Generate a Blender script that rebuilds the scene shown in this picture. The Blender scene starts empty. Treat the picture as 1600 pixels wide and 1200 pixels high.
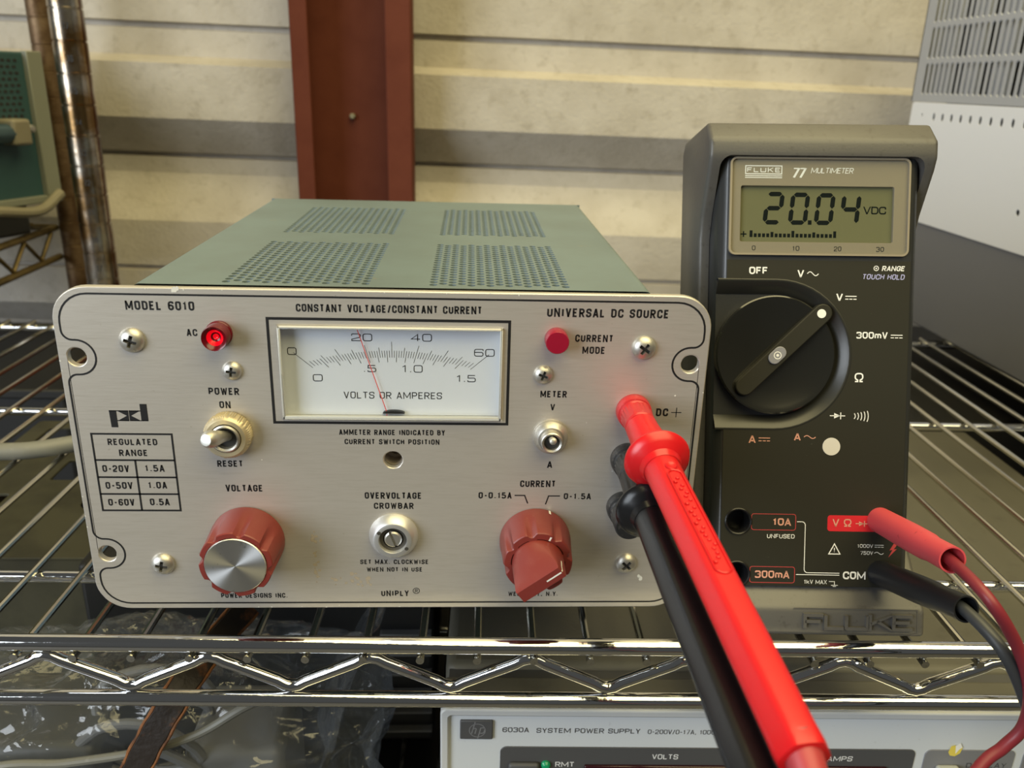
import bpy, bmesh, math, random
from mathutils import Vector, Matrix

# ------------------------------------------------------------------ camera, world, lights, exposure
random.seed(11)
sc = bpy.context.scene
COL = sc.collection
Z0 = 913.0                     # the shelf deck (z = -13 mm in the working frame) stands 0.90 m above the floor


def P(x, y, z):                # working millimetres -> world metres
    return Vector((x * .001, y * .001, (z + Z0) * .001))


cam_d = bpy.data.cameras.new('camera')
cam = bpy.data.objects.new('camera', cam_d)
COL.objects.link(cam)
CR = [[0.9985899296708283, -0.04530670454383119, 0.027666855321636916],
      [0.010539751179207718, -0.3415868662544392, -0.9397911078785286],
      [0.05202947246600519, 0.9387575380926907, -0.34062768335685717]]
m = Matrix(((CR[0][0], -CR[1][0], -CR[2][0]), (CR[0][1], -CR[1][1], -CR[2][1]), (CR[0][2], -CR[1][2], -CR[2][2]))).to_4x4()
m.translation = P(29.595, -299.818, 208.834)
cam.matrix_world = m
cam_d.sensor_width = 36.0
cam_d.lens = 1311.67 / 1600 * 36.0
cam_d.clip_start = .01
cam_d.dof.use_dof = True
cam_d.dof.focus_distance = .335
cam_d.dof.aperture_fstop = 15.0
sc.camera = cam

world = bpy.data.worlds.new('warehouse_ambient')
sc.world = world
world.use_nodes = True
bg = world.node_tree.nodes['Background']
bg.inputs[0].default_value = (.80, .82, .80, 1)
bg.inputs[1].default_value = .09


def area_light(name, loc, aim, sx, sy, watts, col):
    d = bpy.data.lights.new(name, 'AREA')
    d.shape = 'RECTANGLE'; d.size = sx; d.size_y = sy; d.energy = watts; d.color = col
    o = bpy.data.objects.new(name, d); COL.objects.link(o)
    o.location = loc
    o.rotation_euler = (Vector(aim) - Vector(loc)).to_track_quat('-Z', 'Y').to_euler()
    return o


area_light('door_daylight', (-2.1, -1.55, 1.65), (0.1, .2, .98), 1.5, 1.6, 66, (.86, .93, 1.0))
area_light('roof_skylight', (.5, -.45, 2.7), (.3, .1, .9), 1.9, 2.4, 68, (1.0, .86, .44))
sc.view_settings.view_transform = 'Standard'
sc.view_settings.look = 'None'
sc.view_settings.exposure = 0.0
sc.view_settings.gamma = 1.0
sc.view_settings.use_curve_mapping = False

# ------------------------------------------------------------------ materials


def mat(name, col, rough=.5, metal=0.0, spec=.5, coat=0.0, var=None, bump=None, stretch=None, emit=None, aniso=None, spots=None, sub=0):
    """var=(scale, colour2, low, high): noise blends towards colour2. bump=(scale, distance)."""
    M = bpy.data.materials.new(name)
    M.use_nodes = True
    nt = M.node_tree; N = nt.nodes; L = nt.links
    b = N['Principled BSDF']
    b.inputs['Base Color'].default_value = (*col, 1)
    b.inputs['Roughness'].default_value = rough
    b.inputs['Metallic'].default_value = metal
    b.inputs['Specular IOR Level'].default_value = spec
    b.inputs['Coat Weight'].default_value = coat
    if sub:
        b.inputs['Subsurface Weight'].default_value = sub
        b.inputs['Subsurface Radius'].default_value = (.004, .001, .001)
        b.inputs['Subsurface Scale'].default_value = 1.0
    tc = N.new('ShaderNodeTexCoord')
    src = tc.outputs['Object']
    if stretch:
        mp = N.new('ShaderNodeMapping'); mp.inputs['Scale'].default_value = stretch
        L.new(src, mp.inputs['Vector']); ssrc = mp.outputs['Vector']
    else:
        ssrc = src
    last = None
    layers = []
    if var:
        layers.append((var, ssrc))
    if spots:
        layers.append((spots, src))
    for (scale, c2, lo, hi), s in layers:
        n = N.new('ShaderNodeTexNoise'); n.inputs['Scale'].default_value = scale
        n.inputs['Detail'].default_value = 5.0; n.inputs['Roughness'].default_value = .6
        L.new(s, n.inputs['Vector'])
        mr = N.new('ShaderNodeMapRange'); mr.inputs['From Min'].default_value = lo; mr.inputs['From Max'].default_value = hi
        L.new(n.outputs['Fac'], mr.inputs['Value'])
        mx = N.new('ShaderNodeMix'); mx.data_type = 'RGBA'
        if last is None:
            mx.inputs['A'].default_value = (*col, 1)
        else:
            L.new(last, mx.inputs['A'])
        mx.inputs['B'].default_value = (*c2, 1)
        L.new(mr.outputs['Result'], mx.inputs['Factor'])
        last = mx.outputs['Result']
    if last is not None:
        L.new(last, b.inputs['Base Color'])
    if bump:
        n = N.new('ShaderNodeTexNoise'); n.inputs['Scale'].default_value = bump[0]; n.inputs['Detail'].default_value = 3.0
        L.new(ssrc, n.inputs['Vector'])
        bp = N.new('ShaderNodeBump'); bp.inputs['Distance'].default_value = bump[1]; bp.inputs['Strength'].default_value = 1.0
        L.new(n.outputs['Fac'], bp.inputs['Height'])
        L.new(bp.outputs['Normal'], b.inputs['Normal'])
    if emit:
        b.inputs['Emission Color'].default_value = (*emit[0], 1)
        b.inputs['Emission Strength'].default_value = emit[1]
    if aniso:
        b.inputs['Anisotropic'].default_value = aniso
        tg = N.new('ShaderNodeTangent'); tg.direction_type = 'RADIAL'; tg.axis = 'Y'
        L.new(tg.outputs['Tangent'], b.inputs['Tangent'])
    return M


def clear_mat(name, tint=(1, 1, 1), rough=.03, ior=1.45, haze=0.0, haze_col=(.8, .8, .8), bump=None):
    M = bpy.data.materials.new(name)
    M.use_nodes = True
    nt = M.node_tree; N = nt.nodes; L = nt.links
    N.remove(N['Principled BSDF'])
    out = N['Material Output']
    tr = N.new('ShaderNodeBsdfTransparent'); tr.inputs[0].default_value = (*tint, 1)
    gl = N.new('ShaderNodeBsdfGlossy'); gl.inputs['Roughness'].default_value = rough
    lw = N.new('ShaderNodeLayerWeight'); lw.inputs['Blend'].default_value = .5
    pw = N.new('ShaderNodeMath'); pw.operation = 'POWER'; pw.inputs[1].default_value = 4.0
    L.new(lw.outputs['Facing'], pw.inputs[0])
    fr = N.new('ShaderNodeMath'); fr.operation = 'MULTIPLY_ADD'; fr.inputs[1].default_value = .85; fr.inputs[2].default_value = (ior - 1) ** 2 / (ior + 1) ** 2
    L.new(pw.outputs[0], fr.inputs[0])
    a = N.new('ShaderNodeMixShader')
    L.new(fr.outputs[0], a.inputs[0]); L.new(tr.outputs[0], a.inputs[1]); L.new(gl.outputs[0], a.inputs[2])
    if bump:
        tc = N.new('ShaderNodeTexCoord')
        n = N.new('ShaderNodeTexNoise'); n.inputs['Scale'].default_value = bump[0]; n.inputs['Detail'].default_value = 3
        n.inputs['Distortion'].default_value = 1.2
        L.new(tc.outputs['Object'], n.inputs['Vector'])
        bp = N.new('ShaderNodeBump'); bp.inputs['Distance'].default_value = bump[1]
        L.new(n.outputs['Fac'], bp.inputs['Height'])
        L.new(bp.outputs['Normal'], gl.inputs['Normal']); L.new(bp.outputs['Normal'], lw.inputs['Normal'])
    res = a.outputs[0]
    if haze:
        df = N.new('ShaderNodeBsdfDiffuse'); df.inputs[0].default_value = (*haze_col, 1)
        tl = N.new('ShaderNodeBsdfTranslucent'); tl.inputs[0].default_value = (*haze_col, 1)
        mm = N.new('ShaderNodeMixShader'); mm.inputs[0].default_value = .4
        L.new(df.outputs[0], mm.inputs[1]); L.new(tl.outputs[0], mm.inputs[2])
        c = N.new('ShaderNodeMixShader'); c.inputs[0].default_value = haze
        L.new(res, c.inputs[1]); L.new(mm.outputs[0], c.inputs[2])
        res = c.outputs[0]
    L.new(res, out.inputs['Surface'])
    return M


MT = dict(
    well=mat('satin_black_well', (.020, .020, .017), .34, spec=.5),
    panel=mat('champagne_panel_finish', (.615, .58, .535), .42, .55, spec=.5, var=(900, (.565, .53, .48), .45, .75), bump=(700, .00003), stretch=(.12, 1, 1.6), spots=(420, (.45, .40, .33), .70, .80)),
    panel_edge=mat('panel_bare_edge', (.66, .64, .60), .35, .3),
    ink=mat('black_silkscreen', (.012, .012, .013), .45),
    case=mat('blue_green_case_paint', (.155, .208, .232), .42, spec=.35, var=(25, (.138, .18, .196), .4, .7), spots=(110, (.30, .22, .10), .70, .80), bump=(900, .00002)),
    dark=mat('dark_interior', (.02, .02, .02), .7),  # near-black; also stands for shade inside recesses and openings
    rubber=mat('black_rubber', (.02, .02, .02), .6),
    steel=mat('nickel_screw', (.60, .58, .53), .42, .9, bump=(1500, .00002)),
    recess=mat('screw_recess', (.16, .15, .13), .45, .8),
    brass=mat('brass_knurled_nut', (.62, .53, .35), .42, .6),
    satin=mat('satin_aluminium', (.70, .70, .70), .42, .8),
    spun=mat('spun_aluminium', (.86, .86, .85), .36, 1.0, aniso=.88, spots=(300, (.55, .55, .52), .62, .72)),
    knob=mat('oxide_red_knob', (.205, .031, .025), .40, spec=.5, var=(140, (.22, .044, .034), .5, .8), spots=(500, (.26, .10, .065), .68, .82)),
    white=mat('white_paint', (.85, .84, .80), .5),
    lens=mat('red_lamp_lens', (.12, .001, .005), .22, spec=.5),
    lens_dull=mat('crimson_lamp_lens', (.30, .008, .03), .22, spec=.5),
    filament=mat('lit_neon', (.5, .0, .01), .25, emit=((1.0, .004, .012), .55)),
    scale=mat('meter_scale_white', (.80, .82, .88), .5),
    needle=mat('red_needle', (.85, .10, .07), .5),
    meterwall=mat('cream_meter_wall', (.72, .70, .66), .3),
    glass=clear_mat('clear_meter_window', (.97, .98, .98), .02),
    redplastic=mat('bright_red_plastic', (.60, .008, .012), .30, spec=.5, sub=.08, bump=(500, .00003)),
    redpost=mat('red_post_plastic', (.52, .02, .025), .35, spots=(500, (.60, .10, .10), .6, .75)),
    blackplastic=mat('black_plastic', (.009, .009, .010), .26, spec=.38, spots=(260, (.016, .016, .016), .6, .75)),
    blackpost=mat('dusty_black_post', (.022, .022, .022), .42, spots=(800, (.10, .09, .08), .55, .75)),
    pinkboot=mat('faded_red_boot', (.62, .075, .095), .45, spots=(260, (.30, .03, .04), .66, .74), sub=.1),
    blackboot=mat('black_soft_boot', (.014, .015, .018), .42, spec=.4),
    relief=mat('pink_strain_relief', (.40, .045, .055), .45),
    redwire=mat('dull_red_cable', (.21, .022, .034), .42),
    blackwire=mat('charcoal_cable', (.045, .048, .052), .45),
    chrome=mat('shelf_chrome', (.74, .74, .74), .07, 1.0, spots=(900, (.45, .42, .38), .70, .78), bump=(120, .00012)),
    wire=mat('wire_chrome', (.66, .65, .60), .16, 1.0, spots=(700, (.40, .36, .28), .64, .74)),
    poleM=mat('tarnished_chrome_post', (.46, .41, .34), .26, 1.0, var=(22, (.20, .12, .05), .40, .56), bump=(60, .0004)),
    rust=mat('rusty_steel', (.20, .13, .07), .5, .7, var=(60, (.10, .055, .025), .4, .65)),
    rustbar=mat('aged_gold_bar', (.22, .16, .07), .45, .7, var=(50, (.12, .09, .04), .4, .65)),
    wall=mat('beige_siding', (.50, .46, .40), .60, spec=.3, var=(14, (.42, .38, .32), .38, .64), spots=(75, (.35, .31, .25), .54, .80), bump=(220, .0006)),
    stem=mat('shade_dark_stem_wall', (.035, .033, .03), .8, var=(12, (.02, .02, .02), .4, .6)),  # near-black tone stands for shade at the foot of the wall
    column=mat('red_oxide_primer', (.125, .034, .019), .75, spec=.15, var=(30, (.105, .027, .015), .4, .7), bump=(300, .0002)),
    hpcase=mat('grey_tan_case', (.105, .10, .08), .5, bump=(500, .0001), spots=(60, (.085, .08, .064), .6, .75)),
    hpbezel=mat('light_grey_bezel', (.55, .56, .56), .45),
    hppanel=mat('pale_blue_grey_panel', (.62, .65, .68), .42, spots=(300, (.52, .54, .56), .66, .78)),
    hpdark=mat('dark_grey_panel', (.075, .075, .078), .5),
    hpmid=mat('mid_grey_panel', (.20, .20, .21), .5),
    hpprint=mat('dark_grey_print', (.07, .07, .075), .5),
    hpwhite=mat('white_print', (.75, .75, .75), .5),
    hpwindow=mat('dark_red_display', (.03, .004, .008), .12, spec=.6),
    led=mat('green_led', (.01, .30, .13), .25),
    keycap=mat('pale_key', (.45, .46, .42), .5),
    yellow=mat('yellow_sticker', (.75, .60, .10), .6),
    holster=mat('grey_holster_rubber', (.088, .084, .078), .40, spots=(320, (.065, .06, .055), .56, .72), bump=(1200, .00004)),
    meterbody=mat('charcoal_meter_body', (.028, .029, .030), .30, bump=(2600, .00003)),
    label=mat('olive_black_label', (.024, .023, .017), .48, spec=.25, spots=(600, (.05, .05, .04), .70, .76)),
    dial=mat('glossy_black_dial', (.013, .013, .011), .13, spec=.6, coat=.3),
    bezel=mat('taupe_display_frame', (.26, .22, .155), .5),
    lcd=mat('olive_lcd', (.16, .155, .078), .5, spec=.15),
    seg=mat('lcd_segment', (.010, .013, .010), .9, spec=0.0),
    mwhite=mat('meter_white_print', (.82, .82, .80), .5),
    lav=mat('lavender_print', (.36, .36, .60), .5),
    salmon=mat('salmon_print', (.62, .30, .22), .5),
    redline=mat('red_outline_print', (.45, .05, .05), .5),
    redblock=mat('red_block_print', (.60, .02, .03), .4),
    button=mat('grey_lavender_button', (.24, .24, .27), .45),
    disc=mat('pale_grey_disc', (.62, .59, .54), .5),
    teal=mat('teal_instrument_paint', (.035, .085, .09), .45),
    tealtrim=mat('greenish_trim', (.22, .23, .18), .5),
    handlebar=mat('blue_grey_handle', (.08, .13, .16), .3, .5),
    cream=mat('cream_plastic', (.24, .215, .145), .45),
    cabwhite=mat('white_cabinet_panel', (.82, .82, .83), .5),
    cabgrey=mat('slotted_cabinet_grey', (.40, .405, .42), .45),
    cablow=mat('dark_grey_cabinet_panel', (.17, .17, .18), .5),
    blackbox=mat('shade_black', (.010, .010, .010), .55),  # stands for deep shade on the added boxes below
    streak_bar=mat('grey_streak', (.14, .14, .14), .5),
    olive=mat('olive_chassis_paint', (.052, .049, .028), .5, var=(30, (.032, .03, .017), .45, .65)),
    greycable=mat('grey_cable_jacket', (.17, .17, .15), .5, spots=(200, (.22, .22, .20), .6, .75)),
    bag=clear_mat('clear_polybag', (.93, .94, .95), .10, 1.6, .06, (.70, .76, .84), bump=(13, .03)),
    bagdark=mat('dark_grey_adapter', (.05, .05, .045), .45),
    baggrey=mat('grey_adapter', (.17, .17, .165), .45),
    strap=mat('worn_leather', (.022, .016, .013), .5, var=(45, (.20, .075, .025), .60, .70), bump=(160, .0008)),
    strapedge=mat('raw_leather_edge', (.26, .10, .03), .7, var=(120, (.10, .04, .015), .45, .65)),
    card=mat('brown_card', (.16, .12, .07), .8),
    floor=mat('shade_dark_concrete_floor', (.10, .095, .09), .7, var=(4, (.07, .068, .062), .4, .6)),  # tone kept dark for the shade under the shelves
    residue=mat('glue_residue', (.40, .34, .26), .6),
    chip=mat('bare_metal_chip', (.78, .77, .72), .4),
)

# ------------------------------------------------------------------ mesh builder (millimetres)


class MB:
    def __init__(self):
        self.v = []; self.f = []

    def add(self, vs, fs):
        o = len(self.v); self.v += [tuple(p) for p in vs]; self.f += [tuple(i + o for i in q) for q in fs]
        return self

    def box(self, x0, x1, y0, y1, z0, z1):
        return self.add([(x0, y0, z0), (x1, y0, z0), (x1, y1, z0), (x0, y1, z0), (x0, y0, z1), (x1, y0, z1), (x1, y1, z1), (x0, y1, z1)],
                        [(0, 3, 2, 1), (4, 5, 6, 7), (0, 1, 5, 4), (1, 2, 6, 5), (2, 3, 7, 6), (3, 0, 4, 7)])

    def quad(self, a, b, c, d):
        return self.add([a, b, c, d], [(0, 1, 2, 3)])

    def lathe(self, org, prof, seg=32, axis=(0, -1, 0), ref=(1, 0, 0), rf=None):
        """prof: (radius, distance along the axis)."""
        A = Vector(axis).normalized(); X = Vector(ref); X = (X - A * X.dot(A)).normalized(); Y = A.cross(X)
        O = Vector(org); rings = []
        for k, (r, d) in enumerate(prof):
            if r <= 1e-6:
                rings.append([len(self.v)]); self.v.append(tuple(O + A * d)); continue
            ring = []
            for i in range(seg):
                t = 2 * math.pi * i / seg
                q = rf(t, d, r) if rf else r
                ring.append(len(self.v)); self.v.append(tuple(O + A * d + X * (q * math.cos(t)) + Y * (q * math.sin(t))))
            rings.append(ring)
        for a, b in zip(rings, rings[1:]):
            if len(a) == 1 and len(b) == 1:
                continue
            if len(a) == 1:
                for i in range(seg): self.f.append((a[0], b[i], b[(i + 1) % seg]))
            elif len(b) == 1:
                for i in range(seg): self.f.append((a[i], b[0], a[(i + 1) % seg]))
            else:
                for i in range(seg):
                    j = (i + 1) % seg; self.f.append((a[i], b[i], b[j], a[j]))
        return self

    def tube(self, pts, r, seg=10, closed=False, caps=True, flat=1.0):
        pts = [Vector(p) for p in pts]; n = len(pts); rings = []
        up = None
        for i, p in enumerate(pts):
            if closed:
                t = pts[(i + 1) % n] - pts[i - 1]
            else:
                t = pts[min(i + 1, n - 1)] - pts[max(i - 1, 0)]
            t.normalize()
            if up is None:
                up = Vector((0, 0, 1)) if abs(t.z) < .9 else Vector((0, 1, 0))
            up = (up - t * up.dot(t)).normalized(); s = t.cross(up)
            rr = r(i / (n - 1)) if callable(r) else r
            ring = []
            for k in range(seg):
                a = 2 * math.pi * k / seg
                ring.append(len(self.v)); self.v.append(tuple(p + up * (rr * flat * math.cos(a)) + s * (rr * math.sin(a))))
            rings.append(ring)
        m_ = n if closed else n - 1
        for i in range(m_):
            a = rings[i]; b = rings[(i + 1) % n]
            for k in range(seg):
                j = (k + 1) % seg; self.f.append((a[k], a[j], b[j], b[k]))
        if caps and not closed:
            self.f.append(tuple(reversed(rings[0]))); self.f.append(tuple(rings[-1]))
        return self

    def prism(self, poly, fn0, fn1):
        """poly 2-D; fn0/fn1 map it to the two end faces."""
        n = len(poly); a = [fn0(*p) for p in poly]; b = [fn1(*p) for p in poly]
        return self.add(a + b, [tuple(range(n)), tuple(reversed(range(n, 2 * n)))] + [(i, i + n, (i + 1) % n + n, (i + 1) % n) for i in range(n)])

    def plate(self, outer, holes, y0, y1):
        """flat plate in XZ with holes, front face y0, back face y1."""
        bm = bmesh.new(); ed = []
        loops = []
        for lp in [outer] + holes:
            vs = [bm.verts.new((p[0], 0, p[1])) for p in lp]
            loops.append(len(vs))
            ed += [bm.edges.new((vs[i], vs[(i + 1) % len(vs)])) for i in range(len(vs))]
        bmesh.ops.triangle_fill(bm, use_beauty=True, use_dissolve=False, edges=ed)
        bm.verts.index_update()
        V = [v.co.copy() for v in bm.verts]; F = [[v.index for v in f.verts] for f in bm.faces]
        bm.free()
        n = len(V)
        fs = [tuple(f) for f in F] + [tuple(i + n for i in reversed(f)) for f in F]
        s = 0
        for c in loops:
            fs += [(s + i, s + (i + 1) % c, s + (i + 1) % c + n, s + i + n) for i in range(c)]; s += c
        return self.add([(p.x, y0, p.z) for p in V] + [(p.x, y1, p.z) for p in V], fs)


def rrect(x0, x1, z0, z1, r, n=8):
    out = []
    for cx, cz, a in ((x1 - r, z1 - r, 0), (x0 + r, z1 - r, 90), (x0 + r, z0 + r, 180), (x1 - r, z0 + r, 270)):
        for k in range(n + 1):
            t = math.radians(a + 90 * k / n); out.append((cx + r * math.cos(t), cz + r * math.sin(t)))
    return out


def circle(cx, cz, r, n=28):
    return [(cx + r * math.cos(2 * math.pi * k / n), cz + r * math.sin(2 * math.pi * k / n)) for k in range(n)]


def spline(pts, n=10):
    """Catmull-Rom through the points."""
    p = [Vector(q) for q in pts]; p = [p[0] * 2 - p[1]] + p + [p[-1] * 2 - p[-2]]; out = []
    for i in range(1, len(p) - 2):
        for k in range(n):
            t = k / n; a, b, c, d = p[i - 1], p[i], p[i + 1], p[i + 2]
            out.append(.5 * ((2 * b) + (c - a) * t + (2 * a - 5 * b + 4 * c - d) * t * t + (3 * b - a - 3 * c + d) * t ** 3))
    out.append(p[-2]); return out


def mesh_from(mb, name, base=(0, 0, 0), smooth=35, recalc=True):
    me = bpy.data.meshes.new(name)
    bx, by, bz = base
    me.from_pydata([((x - bx) * .001, (y - by) * .001, (z - bz) * .001) for x, y, z in mb.v], [], mb.f)
    if recalc:
        bm = bmesh.new(); bm.from_mesh(me); bmesh.ops.recalc_face_normals(bm, faces=bm.faces); bm.to_mesh(me); bm.free()
    if smooth:
        me.polygons.foreach_set('use_smooth', [True] * len(me.polygons))
        me.set_sharp_from_angle(angle=math.radians(smooth))
    me.update()
    return me


def boolean(mb, cutters, bevel=None):
    """mesh builder minus cutters, evaluated now; helpers are removed again."""
    def tmp(b):
        o = bpy.data.objects.new('t', mesh_from(b, 't', smooth=0)); COL.objects.link(o); return o
    a = tmp(mb); cs = [tmp(c) for c in cutters]
    if bevel:
        bv = a.modifiers.new('b', 'BEVEL'); bv.width = bevel[0] * .001; bv.segments = bevel[1]; bv.limit_method = 'ANGLE'; bv.angle_limit = math.radians(25)
    for c in cs:
        md = a.modifiers.new('x', 'BOOLEAN'); md.operation = 'DIFFERENCE'; md.object = c; md.solver = 'EXACT'
    bpy.context.view_layer.update()
    dg = bpy.context.evaluated_depsgraph_get()
    e = a.evaluated_get(dg); me = e.to_mesh()
    out = MB(); out.v = [(v.co.x * 1000, v.co.y * 1000, v.co.z * 1000) for v in me.vertices]; out.f = [tuple(p.vertices) for p in me.polygons]
    e.to_mesh_clear()
    for o in [a] + cs:
        d = o.data; bpy.data.objects.remove(o); bpy.data.meshes.remove(d)
    return out


class Thing:
    """An Empty at a thing's base with its parts; meshes are written in the thing's own working frame."""

    def __init__(self, name, label, cat, base, group=None, rot=None, local=False):
        o = bpy.data.objects.new(name, None); COL.objects.link(o)
        o.empty_display_size = .02
        o['label'] = label; o['category'] = cat
        if group: o['group'] = group
        if rot is not None:
            M4 = rot.to_4x4(); M4.translation = P(*base); o.matrix_world = M4
        else:
            o.location = P(*base)
        self.o = o; self.base = (0, 0, 0) if local else base

    def part(self, name, mb, material, parent=None, bevel=None, smooth=35, label=None, recalc=True, kind=None):
        o = bpy.data.objects.new(name, mb if isinstance(mb, bpy.types.Mesh) else mesh_from(mb, name, self.base, smooth, recalc))
        COL.objects.link(o)
        if not o.data.materials: o.data.materials.append(MT[material])
        o.parent = parent or self.o
        if bevel:
            bv = o.modifiers.new('soft_edge', 'BEVEL'); bv.width = bevel[0] * .001; bv.segments = bevel[1]; bv.limit_method = 'ANGLE'; bv.angle_limit = math.radians(30)
        if label: o['label'] = label
        if kind: o['kind'] = kind
        return o


def structure(name, mb, material, label, smooth=35):
    o = bpy.data.objects.new(name, mesh_from(mb, name, (0, 0, -Z0), smooth)); COL.objects.link(o)
    o.data.materials.append(MT[material]); o['kind'] = 'structure'; o['label'] = label
    return o


# ------------------------------------------------------------------ stroke lettering
R_ = 1
GL = {
    'A': [[(0, 0), (.5, 1), (1, 0)], [(.17, .3), (.83, .3)]],
    'B': [[(0, 0), (0, 1), (.94, 1, R_), (.94, .53, R_), (0, .53)], [(.4, .53), (1, .53, R_), (1, 0, R_), (0, 0)]],
    'C': [[(1, .66), (1, 1, R_), (0, 1, R_), (0, 0, R_), (1, 0, R_), (1, .34)]],
    'D': [[(0, 0), (0, 1), (1, 1, R_), (1, 0, R_), (0, 0)]],
    'E': [[(1, 1), (0, 1), (0, 0), (1, 0)], [(0, .52), (.85, .52)]],
    'F': [[(1, 1), (0, 1), (0, 0)], [(0, .52), (.85, .52)]],
    'G': [[(1, .68), (1, 1, R_), (0, 1, R_), (0, 0, R_), (1, 0, R_), (1, .46), (.55, .46)]],
    'H': [[(0, 0), (0, 1)], [(1, 0), (1, 1)], [(0, .52), (1, .52)]],
    'I': [[(.5, 0), (.5, 1)]],
    'J': [[(1, 1), (1, 0, R_), (0, 0, R_), (0, .3)]],
    'K': [[(0, 0), (0, 1)], [(1, 1), (.04, .42)], [(.32, .60), (1, 0)]],
    'L': [[(0, 1), (0, 0), (1, 0)]],
    'M': [[(0, 0), (0, 1), (.5, .18), (1, 1), (1, 0)]],
    'N': [[(0, 0), (0, 1), (1, 0), (1, 1)]],
    'O': [[(.5, 1), (0, 1, R_), (0, 0, R_), (1, 0, R_), (1, 1, R_), (.5, 1)]],
    'P': [[(0, 0), (0, 1), (1, 1, R_), (1, .45, R_), (0, .45)]],
    'R': [[(0, -.2), (0, 1), (1, 1, R_), (1, .47, R_), (0, .47)], [(.45, .50), (1.04, -.2)]],
    'S': [[(1, .70), (1, 1, R_), (0, 1, R_), (0, .53, R_), (1, .50, R_), (1, 0, R_), (0, 0, R_), (0, .30)]],
    'T': [[(0, 1), (1, 1)], [(.5, 0), (.5, 1)]],
    'U': [[(0, 1), (0, 0, R_), (1, 0, R_), (1, 1)]],
    'V': [[(0, 1), (.5, 0), (1, 1)]],
    'W': [[(0, 1), (.25, 0), (.5, .9), (.75, 0), (1, 1)]],
    'X': [[(0, 0), (1, 1)], [(0, 1), (1, 0)]],
    'Y': [[(0, 1), (.5, .45), (1, 1)], [(.5, .45), (.5, 0)]],
    '0': [[(.5, 1), (0, 1, R_), (0, 0, R_), (1, 0, R_), (1, 1, R_), (.5, 1)]],
    '1': [[(.1, .76), (.6, 1), (.6, 0)]],
    '2': [[(0, .72), (0, 1, R_), (1, 1, R_), (1, .52, R_), (0, .22), (0, 0), (1, 0)]],
    '3': [[(0, .8), (0, 1, R_), (1, 1, R_), (1, .53, R_), (.4, .53)], [(.4, .53), (1, .53, R_), (1, 0, R_), (0, 0, R_), (0, .2)]],
    '4': [[(.72, 0), (.72, 1), (0, .28), (1, .28)]],
    '5': [[(.95, 1), (.05, 1), (.02, .58), (1, .60, R_), (1, 0, R_), (0, 0, R_), (0, .22)]],
    '6': [[(1, .78), (1, 1, R_), (0, 1, R_), (0, 0, R_), (1, 0, R_), (1, .56, R_), (0, .56)]],
    '7': [[(0, 1), (1, 1), (.35, 0)]],
    'm': [[(0, 0), (0, .7)], [(0, .5), (0, .7, R_), (.5, .7, R_), (.5, 0)], [(.5, .5), (.5, .7, R_), (1, .7, R_), (1, 0)]],
    'k': [[(0, 0), (0, 1)], [(.9, .7), (.05, .28)], [(.32, .44), (1, 0)]],
    '.': [[(.5, -.02), (.5, .12)]],
    ',': [[(.6, .12), (.6, 0), (.3, -.18)]],
    '-': [[(0, .45), (1, .45)]],
    '/': [[(0, -.08), (1, 1.08)]],
    '+': [[(0, .5), (1, .5)], [(.5, 0), (.5, 1)]],
    '!': [[(.5, 1), (.5, .35)], [(.5, .12), (.5, 0)]],
    'Ω': [[(0, 0), (.34, 0), (.34, .18), (.02, .36, R_), (.02, 1, R_), (.98, 1, R_), (.98, .36, R_), (.66, .18), (.66, 0), (1, 0)]],
}
ADV = {'I': .22, '1': .62, 'N': 1.12, '.': .26, ',': .3, '-': .62, ' ': .42, 'M': 1.5, 'W': 1.6, '/': .62, 'm': 1.35, 'L': .86, 'E': .88, 'F': .86, '!': .2, 'A': 1.05, 'V': 1.05, 'T': .95}


def rounded(pts, r):
    out = []
    for i, p in enumerate(pts):
        rad = r * p[2] if len(p) > 2 else 0
        if rad <= 0 or i in (0, len(pts) - 1):
            out.append((p[0], p[1])); continue
        a = Vector(pts[i - 1][:2]); b = Vector(p[:2]); c = Vector(pts[i + 1][:2])
        u = a - b; w = c - b
        k = min(rad, u.length * .499, w.length * .499)
        u.normalize(); w.normalize()
        ctr = b + (u + w) * k
        for j in range(7):
            t = math.pi / 2 * j / 6; q = ctr - w * (k * math.cos(t)) - u * (k * math.sin(t))
            out.append((q.x, q.y))
    return out


def stroke(mb, pts, w, y, closed=False, wx=None):
    """thick polyline in the XZ plane at depth y."""
    q = [Vector(p) for p in pts]
    clean = [q[0]]
    for p in q[1:]:
        if (p - clean[-1]).length > 1e-4: clean.append(p)
    if closed and (clean[0] - clean[-1]).length < 1e-4: clean.pop()
    q = clean; n = len(q)
    if n < 2: return
    L = []; Rr = []
    for i in range(n):
        if closed or 0 < i < n - 1:
            d0 = (q[i] - q[i - 1]).normalized(); d1 = (q[(i + 1) % n] - q[i]).normalized()
            t = (d0 + d1)
            if t.length < 1e-3: t = d0.copy()
            t.normalize(); nn = Vector((-t.y, t.x)); c = max(.42, nn.dot(Vector((-d0.y, d0.x))))
            o = nn * (w * .5 / c)
        else:
            d = (q[1] - q[0]) if i == 0 else (q[-1] - q[-2]); d.normalize(); o = Vector((-d.y, d.x)) * (w * .5)
        L.append(q[i] + o); Rr.append(q[i] - o)
    vs = [(p.x, y, p.y) for p in L] + [(p.x, y, p.y) for p in Rr]
    fs = [(i, (i + 1) % n, (i + 1) % n + n, i + n) for i in range(n if closed else n - 1)]
    mb.add(vs, fs)


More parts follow.
